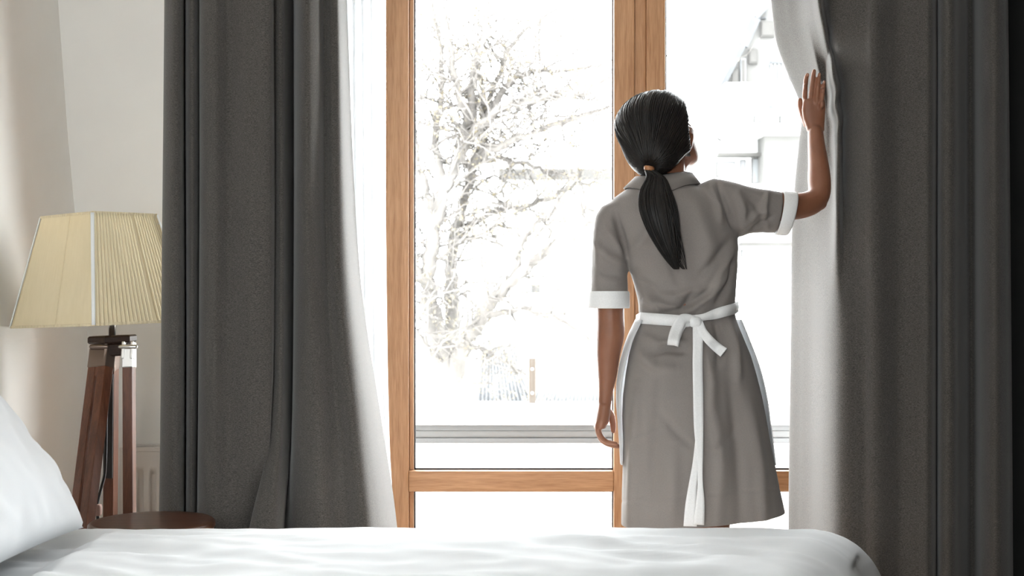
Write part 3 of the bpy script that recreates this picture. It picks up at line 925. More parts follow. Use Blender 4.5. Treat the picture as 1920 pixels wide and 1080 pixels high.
# collar: a turned-down band lying over the shoulders
n = 64
cin, cmid, cout = [], [], []
for i in range(n):
    t = 2 * math.pi * i / n
    ct, st = math.cos(t), math.sin(t)
    top = B(1246 + 40 * ct, 329 - 4 * ct, .028 + .052 * st)
    rx = 74 if ct < 0 else 70
    ob = B(1244 + rx * ct, 300, .02 + .098 * st)
    h = dress_bvh.ray_cast(ob + Vector((0, 0, .2)), Vector((0, 0, -1)))
    z = (h[0].z if h[0] is not None else B(0, 365).z) + .006
    o_ = Vector((ob.x, ob.y, min(z, B(0, 345).z)))
    cin.append(top); cout.append(o_)
    md = top.lerp(o_, .42) + Vector((0, 0, .012)); cmid.append(md)
tops = [p + Vector((0, 0, .004)) for p in cin]
und = [p + Vector((0, 0, -.012)) for p in cin]
v, f = loft([und, cin, tops, cmid, cout], cap=False)
col = mesh('collar', v, f, M['dress'], DRESS)
solidify(col, .004, 0)

# ---- apron: white cloth round the front of the skirt, its edges showing at both sides
rows = []
APR = [(600, 1200, 1381), (640, 1182, 1397), (690, 1169, 1415), (740, 1164, 1427), (790, 1167, 1434), (835, 1170, 1440), (870, 1172, 1444)]
nA = 60
for (py, l, r) in APR:
    # interpolate the skirt depth at this height
    df = np.interp(py, [t[0] for t in TORSO], [t[3] for t in TORSO]); db = np.interp(py, [t[0] for t in TORSO], [t[4] for t in TORSO])
    k = (py - 600) / 290
    a0 = math.radians(-20 + 12 * k); a1 = math.radians(180 + 25 - 20 * k)
    row = []
    c = B((l + r) / 2, py); a = (r - l) / 2 * sc_ + .006
    for i in range(nA):
        t = a0 + (a1 - a0) * i / (nA - 1)
        ct, st = math.cos(t), math.sin(t)
        x = math.copysign(abs(ct) ** (2 / 2.3), ct) * (a + .003)
        y = math.copysign(abs(st) ** (2 / 2.3), st) * ((df if st > 0 else db) + .010)
        row.append(c + Vector((x, y, 0)))
    rows.append(row)
rows = np.array([[tuple(p) for p in r] for r in rows])
R2 = np.stack([catmull(rows[:, i], 30) for i in range(nA)], axis=1)
APRON = mesh('apron', R2.reshape(-1, 3), grid_faces(nA, 30), M['apron_cloth'], PER)
solidify(APRON, .003, 1)
# belt round the waist
def belt_center(px): return 596 + (px - 1200) * .075 if px < 1290 else 602.75 - (px - 1290) * .28
bp_t, bp_b = [], []
pxs = np.linspace(1203, 1376, 40)
pts_b = [on_back(px, belt_center(px), .005) for px in pxs]
# close the loop along the front of the waist
fr_ = []
for i in range(1, 24):
    t = math.pi * i / 24
    ct, st = math.cos(t), math.sin(t)
    c = B(1290, 588)
    fr_.append(c + Vector((ct * (90 * sc_ + .006), st * .10, (.018 * ct))))
loop = pts_b + fr_
rr = []
for i, p in enumerate(loop):
    o_ = Vector((p.x - B(1290, 0).x, (p.y - PY) * 1.6, 0)).normalized()
    wpx = 21 if p.x < B(1290, 0).x else 20
    hw = wpx / 2 * sc_
    if i < 40:
        q = pxs[i]
        hw *= 1.0 - .35 * math.exp(-((q - 1318) / 16) ** 2)
    u_ = Vector((0, 0, hw))
    rr.append([p - u_ + o_ * .000, p - u_ + o_ * .004, p + o_ * .005, p + u_ + o_ * .004, p + u_, p - o_ * .002])
rr.append(rr[0])
v, f = loft(rr, cap=False)
mesh('waist_belt', v, f, M['white_cloth'], APRON)
# bow: long tails, short tail, loop and knot
def rib(name, spec, mat=M['white_cloth'], th=.0022, m=40):
    pts, ws, ac = [], [], []
    for px, py, w, ang, lift in spec:
        pts.append(on_back(px, py, lift)); ws.append(w * sc_)
        ac.append(Vector((math.cos(math.radians(ang)), 0, -math.sin(math.radians(ang)))))
    return ribbon(name, pts, ws, th, mat, APRON, ac, m)
rib('ribbon_tail', [(1309, 600, 16, 0, .014), (1309, 630, 18, 0, .013), (1308, 680, 18, 0, .010), (1309, 740, 18, 0, .010), (1310, 800, 17, 2, .010), (1312, 850, 12, 3, .011), (1313, 900, 9, 3, .013), (1313, 940, 15, 2, .013), (1310, 984, 20, 0, .013)])
rib('ribbon_tail', [(1306, 606, 14, 0, .008), (1307, 700, 14, 0, .006), (1311, 800, 13, -4, .006), (1306, 860, 12, -10, .007), (1299, 910, 15, -8, .008), (1295, 950, 20, -6, .008), (1294, 987, 24, -4, .008)])
rib('ribbon_tail', [(1311, 604, 13, -20, .014), (1318, 622, 15, -30, .018), (1330, 638, 17, -42, .020), (1345, 652, 18, -50, .020), (1357, 661, 19, -50, .018)], m=24)
# hanging loop of the bow
lp = [(1304, 600, 12, 85, .016), (1290, 597, 16, 80, .022), (1277, 601, 20, 48, .027), (1268, 620, 21, 20, .028), (1263, 638, 21, 12, .026), (1262, 647, 20, 8, .020), (1264, 640, 19, 10, .013), (1271, 622, 18, 18, .010), (1282, 607, 15, 45, .010), (1302, 603, 12, 80, .010)]
rib('bow_loop', lp, m=48)
kc = on_back(1304, 604, .014)
v, f = loft([ell(kc + Vector((dx, 0, 0)), Vector((0, .010 * s, 0)), Vector((0, 0, .0135 * s)), 16) for dx, s in ((-.016, .35), (-.013, .8), (-.005, 1), (.006, 1), (.012, .8), (.015, .35))])
mesh('knot', v, f, M['white_cloth'], APRON)

# ---- body --------------------------------------------------------
parts = []
def chain(pts, rads, n=16, flat=1.0, side=None, m=None):
    if m:
        q = catmull([tuple(p) + (r,) for p, r in zip([tuple(p) for p in pts], rads)], m)
        pts = [Vector(a[:3]) for a in q]; rads = [max(.0008, a[3]) for a in q]
    parts.append(tube_vf(pts, rads, n, flat, side))
px_ = sc_
# trunk inside the dress (kept slimmer than the cloth)
parts.append(loft([hring(py, l + 13, r - 13, df * .78, db * .78, dy) for py, l, r, df, db, dy in TORSO if 344 <= py <= 760]))
# neck
chain([B(1247, 372, .01), B(1250, 338, .02), B(1251, 310, .03), B(1248, 285, .035)], [.056, .046, .045, .048], 20, m=8)
# legs and feet
for (hx, kx, dyk, fx) in ((1240, 1234, -.01, -.005), (1330, 1326, .0, .005)):
    hp = B(hx, 740, .0); kp = Vector((B(kx, 0).x, PY + dyk, .46))
    an = Vector((kp.x + fx, PY + .0, .085)); 
    chain([hp, hp.lerp(kp, .5), kp + Vector((0, -.005, .07)), kp, kp + Vector((0, -.02, -.10)), kp.lerp(an, .5) + Vector((0, -.018, 0)), kp.lerp(an, .8), an], [.082, .070, .055, .052, .054, .048, .034, .032], 20, m=24)
    chain([an + Vector((0, -.03, -.045)), an + Vector((0, .03, -.045)), an + Vector((0, .10, -.055)), an + Vector((0, .155, -.063))], [.032, .034, .032, .02], 14, m=8)
# left arm (hanging)
la = [B(1158, 408), B(1148, 480), B(1145, 560), B(1145, 600), B(1145, 625, -.004), B(1141, 660), B(1139, 700, .004), B(1136, 735, .008), B(1134, 757, .010)]
chain(la, [v_ * px_ for v_ in (25, 24, 25, 25.5, 26, 22.5, 18, 13.5, 12.5)], 22, m=26)
# left hand: palm edge-on, back of the hand to the left, fingers curled to the right
palm = [B(1134, 757, .010), B(1131, 775, .012), B(1128, 790, .013), B(1124, 802, .014)]
rings = []
for p, wx, wy in zip(palm, (12, 13, 14, 11), (.021, .029, .036, .037)):
    rings.append(ell(p, Vector((wx * px_, 0, 0)), Vector((0, wy, 0)), 20, 2.4))
parts.append(loft(rings))
for k, (dy, ln) in enumerate(((-.024, .82), (-.007, .96), (.011, 1.0), (.030, .92))):
    o_ = dy + .013
    a = B(1121, 798, o_); b = a + (B(1123, 820, 0) - B(1120, 800, 0)) * ln
    b = B(1121 + 5 * ln, 800 + 20 * ln, o_ + .002); c_ = B(1128 + 11 * ln, 809 + 23 * ln, o_ + .004); d_ = B(1134 + 25 * ln, 808 + 29 * ln, o_ + .002)
    r_ = .0082 if k else .0072
    chain([B(1128, 785, o_ * .9), a, b, c_, d_], [r_ * 1.1, r_ * 1.08, r_ * 1.02, r_ * .92, r_ * .72], 12, m=14)
chain([B(1136, 766, .030), B(1145, 778, .044), B(1149, 793, .048), B(1150, 808, .046)], [.011, .0100, .0088, .0066], 12, m=10)
# right arm (raised to the curtain)
HD = .165                                   # depth of the hand past the body plane
def H(px, py, d=0.0): return W(px, py, PY + HD + d + (1530 - px) * .0009)
ra = [B(1352, 388, .0), B(1400, 390, .025), B(1460, 388, .05), B(1500, 386, .075), B(1524, 378, .09), B(1536, 362, .10), B(1536, 335, .112), B(1534, 305, .128), B(1531, 275, .145), B(1529, 248, .158)]
chain(ra, [v_ * px_ for v_ in (30, 29, 27, 25, 23.5, 21.5, 22.0, 19.5, 17.0, 15.0)], 24, m=36)
chain([B(1532, 376, .088), B(1537, 381, .09)], [.022, .019], 14)     # point of the elbow
hs = (PY + HD) / F
rings = []
for px, py, w, th in ((1529, 246, 16, .017), (1528, 236, 17.5, .0155), (1526, 222, 20.5, .0145), (1525.5, 206, 22, .0135), (1526, 193, 21, .0115), (1527, 186, 19.5, .0095)):
    rings.append(ell(H(px, py, -.002), Vector((w * hs, 0, 0)), Vector((0, th, 0)), 28, 2.5))
parts.append(loft(rings))
fing = [[(1511, 200), (1509, 184), (1510, 162), (1511.5, 148), (1514, 140)], [(1520, 200), (1520.5, 184), (1523, 158), (1525, 142), (1526.5, 133)],
        [(1530, 200), (1532, 184), (1534.2, 160), (1535.4, 147), (1536.2, 139)], [(1539, 202), (1541.5, 190), (1543.6, 170), (1544.6, 160), (1545.4, 153)]]
fr2 = [.0070, .0071, .0061, .0055]
fd = [.003, -.003, .0, .004]
for k, fp_ in enumerate(fing):
    dd = (-.004, -.006, .000, .003, .006)
    chain([H(a, b, d + fd[k] * min(1, max(0, (200 - b) / 14))) for (a, b), d in zip(fp_, dd)], [fr2[k] * s for s in (1.0, 1.0, .96, .9, .76)], 14, m=18)
    pip = fp_[2]; chain([H(pip[0], pip[1] + 2, -.0035), H(pip[0], pip[1] - 2, -.0030)], [fr2[k] * .80] * 2, 10)
    chain([H(fp_[1][0], fp_[1][1] + 7, -.0085), H(fp_[1][0], fp_[1][1] + 3, -.0085)], [.0062, .006], 10)
chain([H(1514, 232, .004), H(1506, 214, .008), H(1501, 199, .010), H(1500, 188, .012)], [.012, .0105, .0085, .0066], 14, m=10)
# head: yaw to the right, chin lifted
HS = .93
HC = B(1237, 255, .035)
Rh = Matrix.Rotation(math.radians(-52), 3, 'Z') @ Matrix.Rotation(math.radians(25), 3, 'X') @ Matrix.Rotation(math.radians(-4), 3, 'Y')
def HL(x, y, z): return HC + Rh @ (Vector((x, y, z)) * HS)
HEAD = [(-.116, .066, .016, .014), (-.111, .062, .032, .027), (-.098, .050, .050, .040), (-.080, .034, .066, .051), (-.055, .018, .081, .060), (-.030, .006, .091, .066),
        (0.0, -.002, .098, .0715), (.03, -.005, .1005, .0745), (.06, -.008, .096, .073), (.085, -.010, .079, .061), (.103, -.012, .050, .041), (.112, -.013, .016, .014)]
HR = catmull(HEAD, 26)
def head_ring(z, yc, ry, rx, grow=0.0, n=36):
    out = []
    for i in range(n):
        t = 2 * math.pi * i / n
        out.append(HL((rx + grow) * math.cos(t), yc + (ry + grow) * math.sin(t), z))
    return out
parts.append(loft([head_ring(*q) for q in HR]))
def hchain(pts, rads, m=None): chain([HL(*p) for p in pts], [r * HS for r in rads], 12, m=m)
hchain([(0, .094, .022), (0, .104, .002), (0, .113, -.016), (0, .113, -.024)], [.006, .008, .0105, .009], 8)      # nose
hchain([(-.010, .102, -.024), (.010, .102, -.024)], [.008, .008])
hchain([(-.020, .086, -.052), (0, .098, -.050), (.020, .086, -.052)], [.005, .0075, .005], 8)                     # upper lip
hchain([(-.016, .084, -.062), (0, .095, -.062), (.016, .084, -.062)], [.005, .008, .005], 8)
hchain([(-.012, .080, -.092), (.012, .080, -.092)], [.016, .016])                                               # chin
hchain([(-.045, .076, .030), (-.02, .092, .034), (.02, .092, .034), (.045, .076, .030)], [.005, .006, .006, .005], 10)   # brow
for s in (-1, 1):
    hchain([(s * .042, .064, -.020), (s * .054, .044, -.028), (s * .054, .030, -.050)], [.018, .019, .016])                                    # cheekbone
    hchain([(s * .0715, -.004, .016), (s * .0755, -.012, .010), (s * .0745, -.012, -.008), (s * .069, -.002, -.026)], [.006, .0075, .007, .005], 10)    # ear
# jaw into throat
chain([HL(0, .02, -.075), B(1252, 305, .05)], [.045, .045], 16)
body_me = remesh(parts, .0022, 4, .5)
BODY = link('body', body_me, M['skin'], PER)
def small_ell(name, c, ax, ay, az, mat, parent):
    bm = bmesh.new(); bmesh.ops.create_uvsphere(bm, u_segments=14, v_segments=9, radius=1.0)
    for v_ in bm.verts: v_.co = c + ax * v_.co.x + ay * v_.co.y + az * v_.co.z
    return bm_obj(name, bm, mat, parent, True)
for s in (-1, 1):
    ey = small_ell('eye', HL(s * .031, .078, .010), Rh @ Vector((.0125, 0, 0)), Rh @ Vector((0, .0125, 0)), Rh @ Vector((0, 0, .010)), M['eye'], BODY)
    small_ell('iris', HL(s * .031, .088, .010), Rh @ Vector((.006, 0, 0)), Rh @ Vector((0, .003, 0)), Rh @ Vector((0, 0, .006)), M['iris'], ey)
    eb = tube_vf([HL(s * .048, .076, .032), HL(s * .032, .092, .038), HL(s * .016, .099, .034)], [.002, .0032, .003], 8)
    mesh('eyebrow', eb[0], eb[1], M['hair'], BODY)
lp_ = tube_vf([HL(-.019, .090, -.056), HL(0, .103, -.055), HL(.019, .090, -.056)], [.002, .0042, .002], 8)
mesh('lips', lp_[0], lp_[1], M['lip'], BODY)
for k, fp_ in enumerate(fing):
    a = H(fp_[4][0], fp_[4][1], .006); b = H(fp_[3][0], fp_[3][1], .003)
    u_ = (a - b).normalized()
    small_ell('fingernail', a + Vector((0, -fr2[k] * .74, 0)) - u_ * .0025, Vector((fr2[k] * .48, 0, 0)), Vector((0, .0010, 0)), u_ * .0042, M['nail'], BODY)
# shoes
for (kx, dyk, fx) in ((1234, -.01, -.005), (1326, .0, .005)):
    x = B(kx, 0).x + fx
    v, f = loft([ell((x, PY + y, z), Vector((rx_, 0, 0)), Vector((0, 0, rz_)), 18, 2.6) for y, z, rx_, rz_ in ((-.075, .034, .018, .03), (-.06, .040, .034, .040), (0, .038, .037, .038), (.06, .033, .042, .033), (.12, .028, .042, .028), (.165, .023, .030, .022), (.185, .020, .012, .012))])
    mesh('shoe', v, f, M['shoe'], PER)

# ---- hair --------------------------------------------------------
# the cap is a shell over the skull that dips under the skin along the hairline
PB = HC.copy()
base = B(1217, 316, -.062)                              # where the tail is tied
inv = Rh.inverted()
bl = (inv @ (base - HC)) / HS
def skull_r(d):
    """distance from the head centre to the skull along local direction d"""
    lo_, hi_ = .02, .2
    for _ in range(16):
        m_ = (lo_ + hi_) / 2
        p = d * m_
        z = p.z
        zs = HR[:, 0]
        if z < zs[0] or z > zs[-1]: inside = False
        else:
            yc = np.interp(z, zs, HR[:, 1]); ry_ = np.interp(z, zs, HR[:, 2]); rx_ = np.interp(z, zs, HR[:, 3])
            inside = (p.x / max(rx_, 1e-4)) ** 2 + ((p.y - yc) / max(ry_, 1e-4)) ** 2 < 1
        if inside: lo_ = m_
        else: hi_ = m_
    return lo_
def hair_t(d):
    """hair thickness: full on the crown and back, negative over the face and under the nape"""
    # hairline function: positive inside the hair
    face = .52 - d.y + .55 * max(0, d.z) - .25 * max(0, -d.z) + .0 * abs(d.x)
    nape = d.z + .80 + .0 * d.y
    h = min(face * 2.2, nape * 2.5)
    low = .011 * max(0, min(1, -d.z * 1.3 + .15)) * max(0, min(1, (.25 - d.y) * 1.5))
    return max(-.014, min(1.0, h * 2.0) * low + min(1.0, h * 2.0) * (.0150 + .005 * min(1, abs(d.x) * 1.2)))
bd = bl.normalized()
def hair_point(d, extra=0.0):
    r = skull_r(d) + hair_t(d) + extra
    # drawn towards the tie
    c = d.dot(bd)
    if c > .55: 
        k = ((c - .55) / .45) ** 2
        r = r * (1 - k) + max(r, bl.length * (.96 + .0 * c)) * k
    return HL(*(d * r))
nT, nP = 96, 64
q0 = Vector((0, 0, 1)).rotation_difference(bd)
V = []; Fc = []
for j in range(nP + 1):
    ph = math.pi * j / nP
    for i in range(nT):
        t = 2 * math.pi * i / nT
        d = q0 @ Vector((math.sin(ph) * math.cos(t), math.sin(ph) * math.sin(t), math.cos(ph)))
        wave = .0014 * noise.noise(Vector((t * 7, 0, 3.3))) + .0009 * math.sin(t * 34 + 2 * noise.noise(Vector((t * 3, 1, 1))))
        V.append(hair_point(d, wave * min(1, math.sin(ph) * 3)))
for j in range(nP):
    for i in range(nT):
        k = (i + 1) % nT
        Fc.append((j * nT + i, j * nT + k, (j + 1) * nT + k, (j + 1) * nT + i))
HAIR = mesh('hair', V, Fc, M['hair'], PER)
bm = bmesh.new(); bm.from_mesh(HAIR.data); bmesh.ops.remove_doubles(bm, verts=bm.verts, dist=1e-5); bm.to_mesh(HAIR.data); bm.free()
# combed locks lying on the cap, all running to the tie
lv = []
for i in range(150):
    t = 2 * math.pi * (i + random.uniform(-.4, .4)) / 150
    end = random.uniform(1.7, 2.6)
    pts, rad = [], []
    for k in range(14):
        ph = .10 + (end - .10) * k / 13
        d = q0 @ Vector((math.sin(ph) * math.cos(t), math.sin(ph) * math.sin(t), math.cos(ph)))
        if hair_t(d) < .004: break
        pts.append(hair_point(d, random.uniform(-.0006, .0004))); rad.append(.0022 if k not in (0, 13) else .001)
    if len(pts) > 3:
        rad[-1] = .0006
        lv.append(tube_vf(pts, rad, 5, round_ends=False))
v, f = join_vf(lv)
mesh('combed_locks', v, f, M['hair'], HAIR)
# a few fly-away hairs on the crown and by the temple
fv = []
for i in range(26):
    t = random.uniform(0, 6.28); ph = random.uniform(1.0, 2.0)
    d = q0 @ Vector((math.sin(ph) * math.cos(t), math.sin(ph) * math.sin(t), math.cos(ph)))
    if hair_t(d) < .006: continue
    p0 = hair_point(d); o_ = (p0 - HC).normalized(); tn = o_.orthogonal().normalized()
    tn = (Quaternion(o_, random.uniform(0, 6.28)) @ tn)
    fv.append(tube_vf([p0, p0 + o_ * .006 + tn * .01, p0 + o_ * .009 + tn * .024], [.0005, .0004, .0002], 4, round_ends=False))
v, f = join_vf(fv); tag(mesh('stray_hair', v, f, M['hair'], HAIR), kind='stuff')
# tie
v, f = loft([ell(base + Vector((.000, -.002, dz)), Vector((r_, 0, -.15 * r_)), Vector((0, r_, 0)), 20) for dz, r_ in ((.006, .010), (.0045, .0125), (0, .0135), (-.0045, .0125), (-.006, .010))])
mesh('hair_tie', v, f, M['tie'], HAIR)
# pony tail: centre line on the back with a half width, filled with strands
TAIL = [(1219, 320, 8, .0), (1224, 338, 18, .0), (1229, 360, 30, 0), (1233, 390, 34, 0), (1241, 425, 30, 0), (1251, 458, 22, 0), (1261, 485, 13, 0), (1268, 505, 4, 0)]
def tail_center(px, py, i):
    if i == 0: return base + Vector((0, -.002, -.004))
    p = on_back(px, py, .022)
    if i == 1: return base.lerp(p, .55) + Vector((0, -.012, 0)) if False else Vector((B(px, py).x, min(p.y, base.y - .004), B(px, py).z))
    return p
tc_ = [tail_center(a, b, i) for i, (a, b, w, _) in enumerate(TAIL)]
TC = catmull([tuple(p) + (w * sc_,) for p, (_, _, w, _) in zip(tc_, TAIL)], 30)
tv = []
core = [ell(Vector(q[:3]), Vector((max(q[3], .002) * .90, 0, 0)), Vector((0, min(.017, max(q[3], .002) * .8), 0)), 18) for q in TC]
tv.append(loft(core))
for i in range(170):
    a = random.uniform(0, 2 * math.pi); rr_ = math.sqrt(random.uniform(.45, 1.0))
    ph = random.uniform(0, 6.28); cut = random.choice([30, 30, 29, 28, 26, 24])
    dr = random.gauss(0, .16)
    if i % 9 == 0: dr += random.uniform(.2, .55)
    pts, rad = [], []
    for k in range(0, cut, 1):
        q = TC[k]; u = k / 29
        wob = .05 * math.sin(u * 5 + ph)
        x = (math.cos(a) * rr_ + wob + dr * u * u) * max(q[3], .004)
        if dr > .25: x += .020 * (u ** 3)
        y = math.sin(a) * rr_ * min(.019, max(q[3], .003) * .85)
        pts.append(Vector(q[:3]) + Vector((x, y, 0))); rad.append(.0017 * (1 - .6 * (k / cut) ** 3))
    rad[-1] = .0004
    tv.append(tube_vf(pts, rad, 5, round_ends=False))
v, f = join_vf(tv)
mesh('ponytail', v, f, M['hair'], HAIR)

# ------------------------------------------------------------------ outside
bm = bmesh.new(); add_box(bm, (-60, 6, -3.3), (60, 120, -3.0))
tag(bm_obj('ground', bm, M['ground']), kind='structure')
bm = bmesh.new(); add_box(bm, (-2.6, 4.35, -.22), (2.8, 5.36, -.02))
tag(bm_obj('balcony_slab', bm, M['render_white']), kind='structure')
PA = tag(empty('balcony_parapet', (0, 5.25, 0)), 'white balcony parapet with grey rails beyond the window', 'parapet')
PYp = 5.2
def zp(py): return W(0, py, PYp).z
box('upper_band', (-2.5, PYp, zp(797)), (2.7, PYp + .12, zp(757)), M['render_white'], PA)
box('lower_wall', (-2.5, PYp + .01, -.02), (2.7, PYp + .12, zp(832)), M['render_white'], PA)
box('rail', (-2.5, PYp + .015, zp(808)), (2.7, PYp + .08, zp(797.5)), M['alu'], PA)
box('rail', (-2.5, PYp + .025, zp(822)), (2.7, PYp + .08, zp(808.5)), M['alu_light'], PA)
box('rail', (-2.5, PYp + .015, zp(832)), (2.7, PYp + .08, zp(822.5)), M['alu'], PA)
PO = tag(empty('timber_post', (W(998, 757, PYp + .06).x, PYp + .06, zp(757))), 'short weathered timber post with two screws on the balcony parapet', 'post')
pa = W(991.5, 757, PYp + .03); pb = W(1004.5, 672, PYp + .03)
box('post', (pa.x, PYp + .03, zp(757)), (pb.x, PYp + .075, pb.z), M['postwood'], PO)
for py in (692, 737):
    c = W(998, py, PYp + .03)
    small_ell('screw', c, Vector((.0065, 0, 0)), Vector((0, .003, 0)), Vector((0, 0, .0065)), M['trim'], PO)

# ---- tree
TY = 11.0
def T(px, py, d=0.0): return W(px, py, TY + d)
TREE = tag(empty('tree', (T(845, 900).x, TY, -3.0)), 'bare spreading tree with sparse pale spring leaves outside the window', 'tree')
limbs = [
    ([(846, 1450, 0), (846, 1000, 0), (843, 757, 0), (834, 690, 0), (815, 620, .1), (804, 560, .1), (802, 500, 0), (815, 420, 0), (836, 350, 0), (862, 290, .1), (880, 230, 0), (886, 150, -.1), (905, 60, 0), (915, -60, 0)], .125, .02),
    ([(843, 735, 0), (868, 650, -.1), (905, 590, -.2), (960, 525, -.2), (1020, 475, -.2), (1105, 412, -.1), (1190, 380, 0)], .085, .022),
    ([(848, 690, .1), (847, 600, .2), (845, 520, .3), (850, 450, .3), (868, 380, .3), (890, 300, .3), (905, 220, .4), (900, 120, .4)], .085, .02),
    ([(862, 300, 0), (915, 215, .1), (960, 150, .1), (1000, 135, .1), (1060, 132, .2), (1130, 120, .2)], .045, .012),
    ([(872, 265, 0), (925, 212, -.2), (975, 195, -.3), (1040, 180, -.3), (1095, 180, -.3), (1150, 128, -.3)], .045, .012),
    ([(876, 310, .2), (930, 275, 0), (1000, 250, -.1), (1080, 222, -.1), (1160, 192, -.1)], .050, .012),
    ([(830, 365, 0), (818, 250, .2), (830, 170, .2), (820, 60, .2), (800, -40, .2)], .045, .012),
    ([(880, 240, 0), (852, 130, -.2), (836, 40, -.2), (830, -60, -.2)], .040, .01),
    ([(820, 410, 0), (790, 330, .2), (775, 240, .2), (750, 150, .3)], .045, .012),
    ([(805, 540, 0), (770, 480, -.1), (740, 400, -.2), (720, 300, -.2)], .05, .014),
    ([(850, 450, .3), (920, 400, .3), (1000, 385, .4), (1080, 350, .4), (1130, 345, .4)], .040, .01),
    ([(905, 590, -.2), (985, 580, -.2), (1050, 600, -.2), (1110, 640, -.3)], .035, .01),
    ([(960, 525, -.2), (990, 440, -.1), (1040, 390, 0), (1090, 300, 0)], .03, .008),
    ([(868, 650, -.1), (920, 660, -.3), (960, 690, -.4), (985, 700, -.4)], .025, .006),
    ([(834, 690, 0), (800, 650, -.2), (770, 600, -.2), (750, 540, -.2)], .04, .012),
    ([(890, 300, .3), (960, 300, .3), (1030, 320, .3), (1090, 335, .3)], .03, .008),
    ([(905, 220, .4), (960, 90, .5), (1010, 40, .5), (1060, 10, .5)], .03, .008)]
nodes = []
for li, (pp, r0, r1) in enumerate(limbs):
    pts = smooth_pts([T(a, b, c) for a, b, c in pp], len(pp) * 5)
    pts = [p + Vector((random.gauss(0, .012), random.gauss(0, .012), random.gauss(0, .012))) for p in pts]
    rad = [r0 + (r1 - r0) * (i / (len(pts) - 1)) ** .8 for i in range(len(pts))]
    v, f = tube_vf(pts, rad, 9, round_ends=False)
    mesh('trunk' if li == 0 else 'branch', v, f, M['bark'], TREE)
    for i in range(3, len(pts)):
        if li == 0 and i < 25: continue
        nodes.append((pts[i], (pts[i] - pts[i - 1]).normalized(), rad[i]))
tw, leaves = [], []
def twig(p, d, L, r, lvl):
    n_ = 5; pts = [p]
    q = p.copy(); dd = d.copy()
    for i in range(n_):
        dd = (dd + Vector((random.gauss(0, .30), random.gauss(0, .25), random.gauss(.03, .28)))).normalized()
        q = q + dd * L / n_
        pts.append(q.copy())
    tw.append(tube_vf(pts, [r * (1 - .75 * i / n_) for i in range(n_ + 1)], 4, round_ends=False))
    for i in range(1, n_ + 1):
        if random.random() < (.06, .16, .30)[lvl]:
            leaves.append(pts[i] + Vector((random.gauss(0, .02), random.gauss(0, .02), random.gauss(0, .02))))
        if lvl < 2 and random.random() < .75:
            ax_ = Vector((random.gauss(0, 1), random.gauss(0, .8), random.gauss(.1, 1))).normalized()
            twig(pts[i], (dd * .5 + ax_ * .7).normalized(), L * random.uniform(.4, .65), r * .55, lvl + 1)
for p, d, r in nodes:
    if random.random() < .9:
        s = Vector((random.gauss(0, 1), random.gauss(0, .7), random.gauss(.15, 1))).normalized()
        twig(p, (d * .5 + s * .8).normalized(), random.uniform(.35, .95), min(r * .5, .015), 0)
v, f = join_vf(tw)
tag(mesh('twigs', v, f, M['bark'], TREE), kind='stuff')
lv = []
for p in leaves:
    a = Vector((random.gauss(0, 1), random.gauss(0, 1), random.gauss(0, 1))).normalized(); b = a.orthogonal().normalized()
    b = Quaternion(a, random.uniform(0, 6.28)) @ b
    s = random.uniform(.010, .022)
    c = a.cross(b)
    lv.append(([p - a * s, p + b * s * .5 + c * s * .12, p + a * s, p - b * s * .5 + c * s * .12], [(0, 1, 2), (0, 2, 3)]))
v, f = join_vf(lv)
tag(mesh('leaves', v, f, M['leaf'], TREE), kind='stuff')

# ---- shed with corrugated roof
SHD = tag(empty('shed', (W(1000, 760, 14).x, 14.5, -3.0)), 'low shed with a grey corrugated roof behind the tree', 'shed')
def corrugated(name, a, b, c, d, nw, mat, parent, amp=.022):
    """sheet a-b (eave left to right) and d-c (ridge)"""
    nu, nv = nw * 6, 4
    nrm = (b - a).cross(d - a).normalized()
    V = []
    for j in range(nv):
        for i in range(nu):
            u = i / (nu - 1); w = j / (nv - 1)
            p = a.lerp(b, u).lerp(d.lerp(c, u), w)
            V.append(p + nrm * amp * math.sin(u * nw * 2 * math.pi))
    o = mesh(name, V, grid_faces(nu, nv), mat, parent)
    solidify(o, .01, 0)
    return o
corrugated('corrugated_sheet', W(960, 752, 14), W(1150, 752, 14), W(1150, 672, 15.2), W(1000, 672, 15.2), 26, M['tin'], SHD, .010)
corrugated('corrugated_sheet', W(895, 752, 13.7), W(1000, 752, 13.7), W(962, 640, 15), W(905, 640, 15), 14, M['slate'], SHD, .012)
eh = W(960, 755, 14)
box('wall', (W(900, 0, 14).x, 14.1, -3.0), (W(1150, 0, 14).x, 15.2, eh.z - .02), M['render_white'], SHD)
# ---- white house behind
HSE = tag(empty('house', (W(1040, 600, 24).x, 26, -3.0)), 'pale house with a tiled eave and a small window beyond the tree', 'house')
hy = 24.0
box('wall', (W(860, 0, hy).x, hy, -3.0), (W(1235, 0, hy).x, hy + 6, W(0, 335, hy).z), M['render_white'], HSE)
box('eave', (W(935, 0, hy).x, hy - .4, W(0, 334, hy - .4).z), (W(1240, 0, hy).x, hy + .2, W(0, 316, hy - .4).z), M['stone'], HSE)
va = [W(930, 316, hy - .4), W(1242, 316, hy - .4), W(1242, 300, hy + 3), W(990, 300, hy + 3)]
rf = mesh('roof', va + [p + Vector((0, 0, .12)) for p in va], [(0, 1, 2, 3), (7, 6, 5, 4), (0, 4, 5, 1), (1, 5, 6, 2), (2, 6, 7, 3), (3, 7, 4, 0)], M['render_white'], HSE, False)
wdo = box('window', (W(983, 0, hy).x, hy - .05, W(0, 549, hy).z), (W(1013, 0, hy).x, hy + .02, W(0, 533, hy).z), M['stone'], HSE, .01)
box('pane', (W(984.5, 0, hy).x, hy - .06, W(0, 547, hy).z), (W(997, 0, hy).x, hy - .045, W(0, 535, hy).z), M['winglass'], wdo, 0)
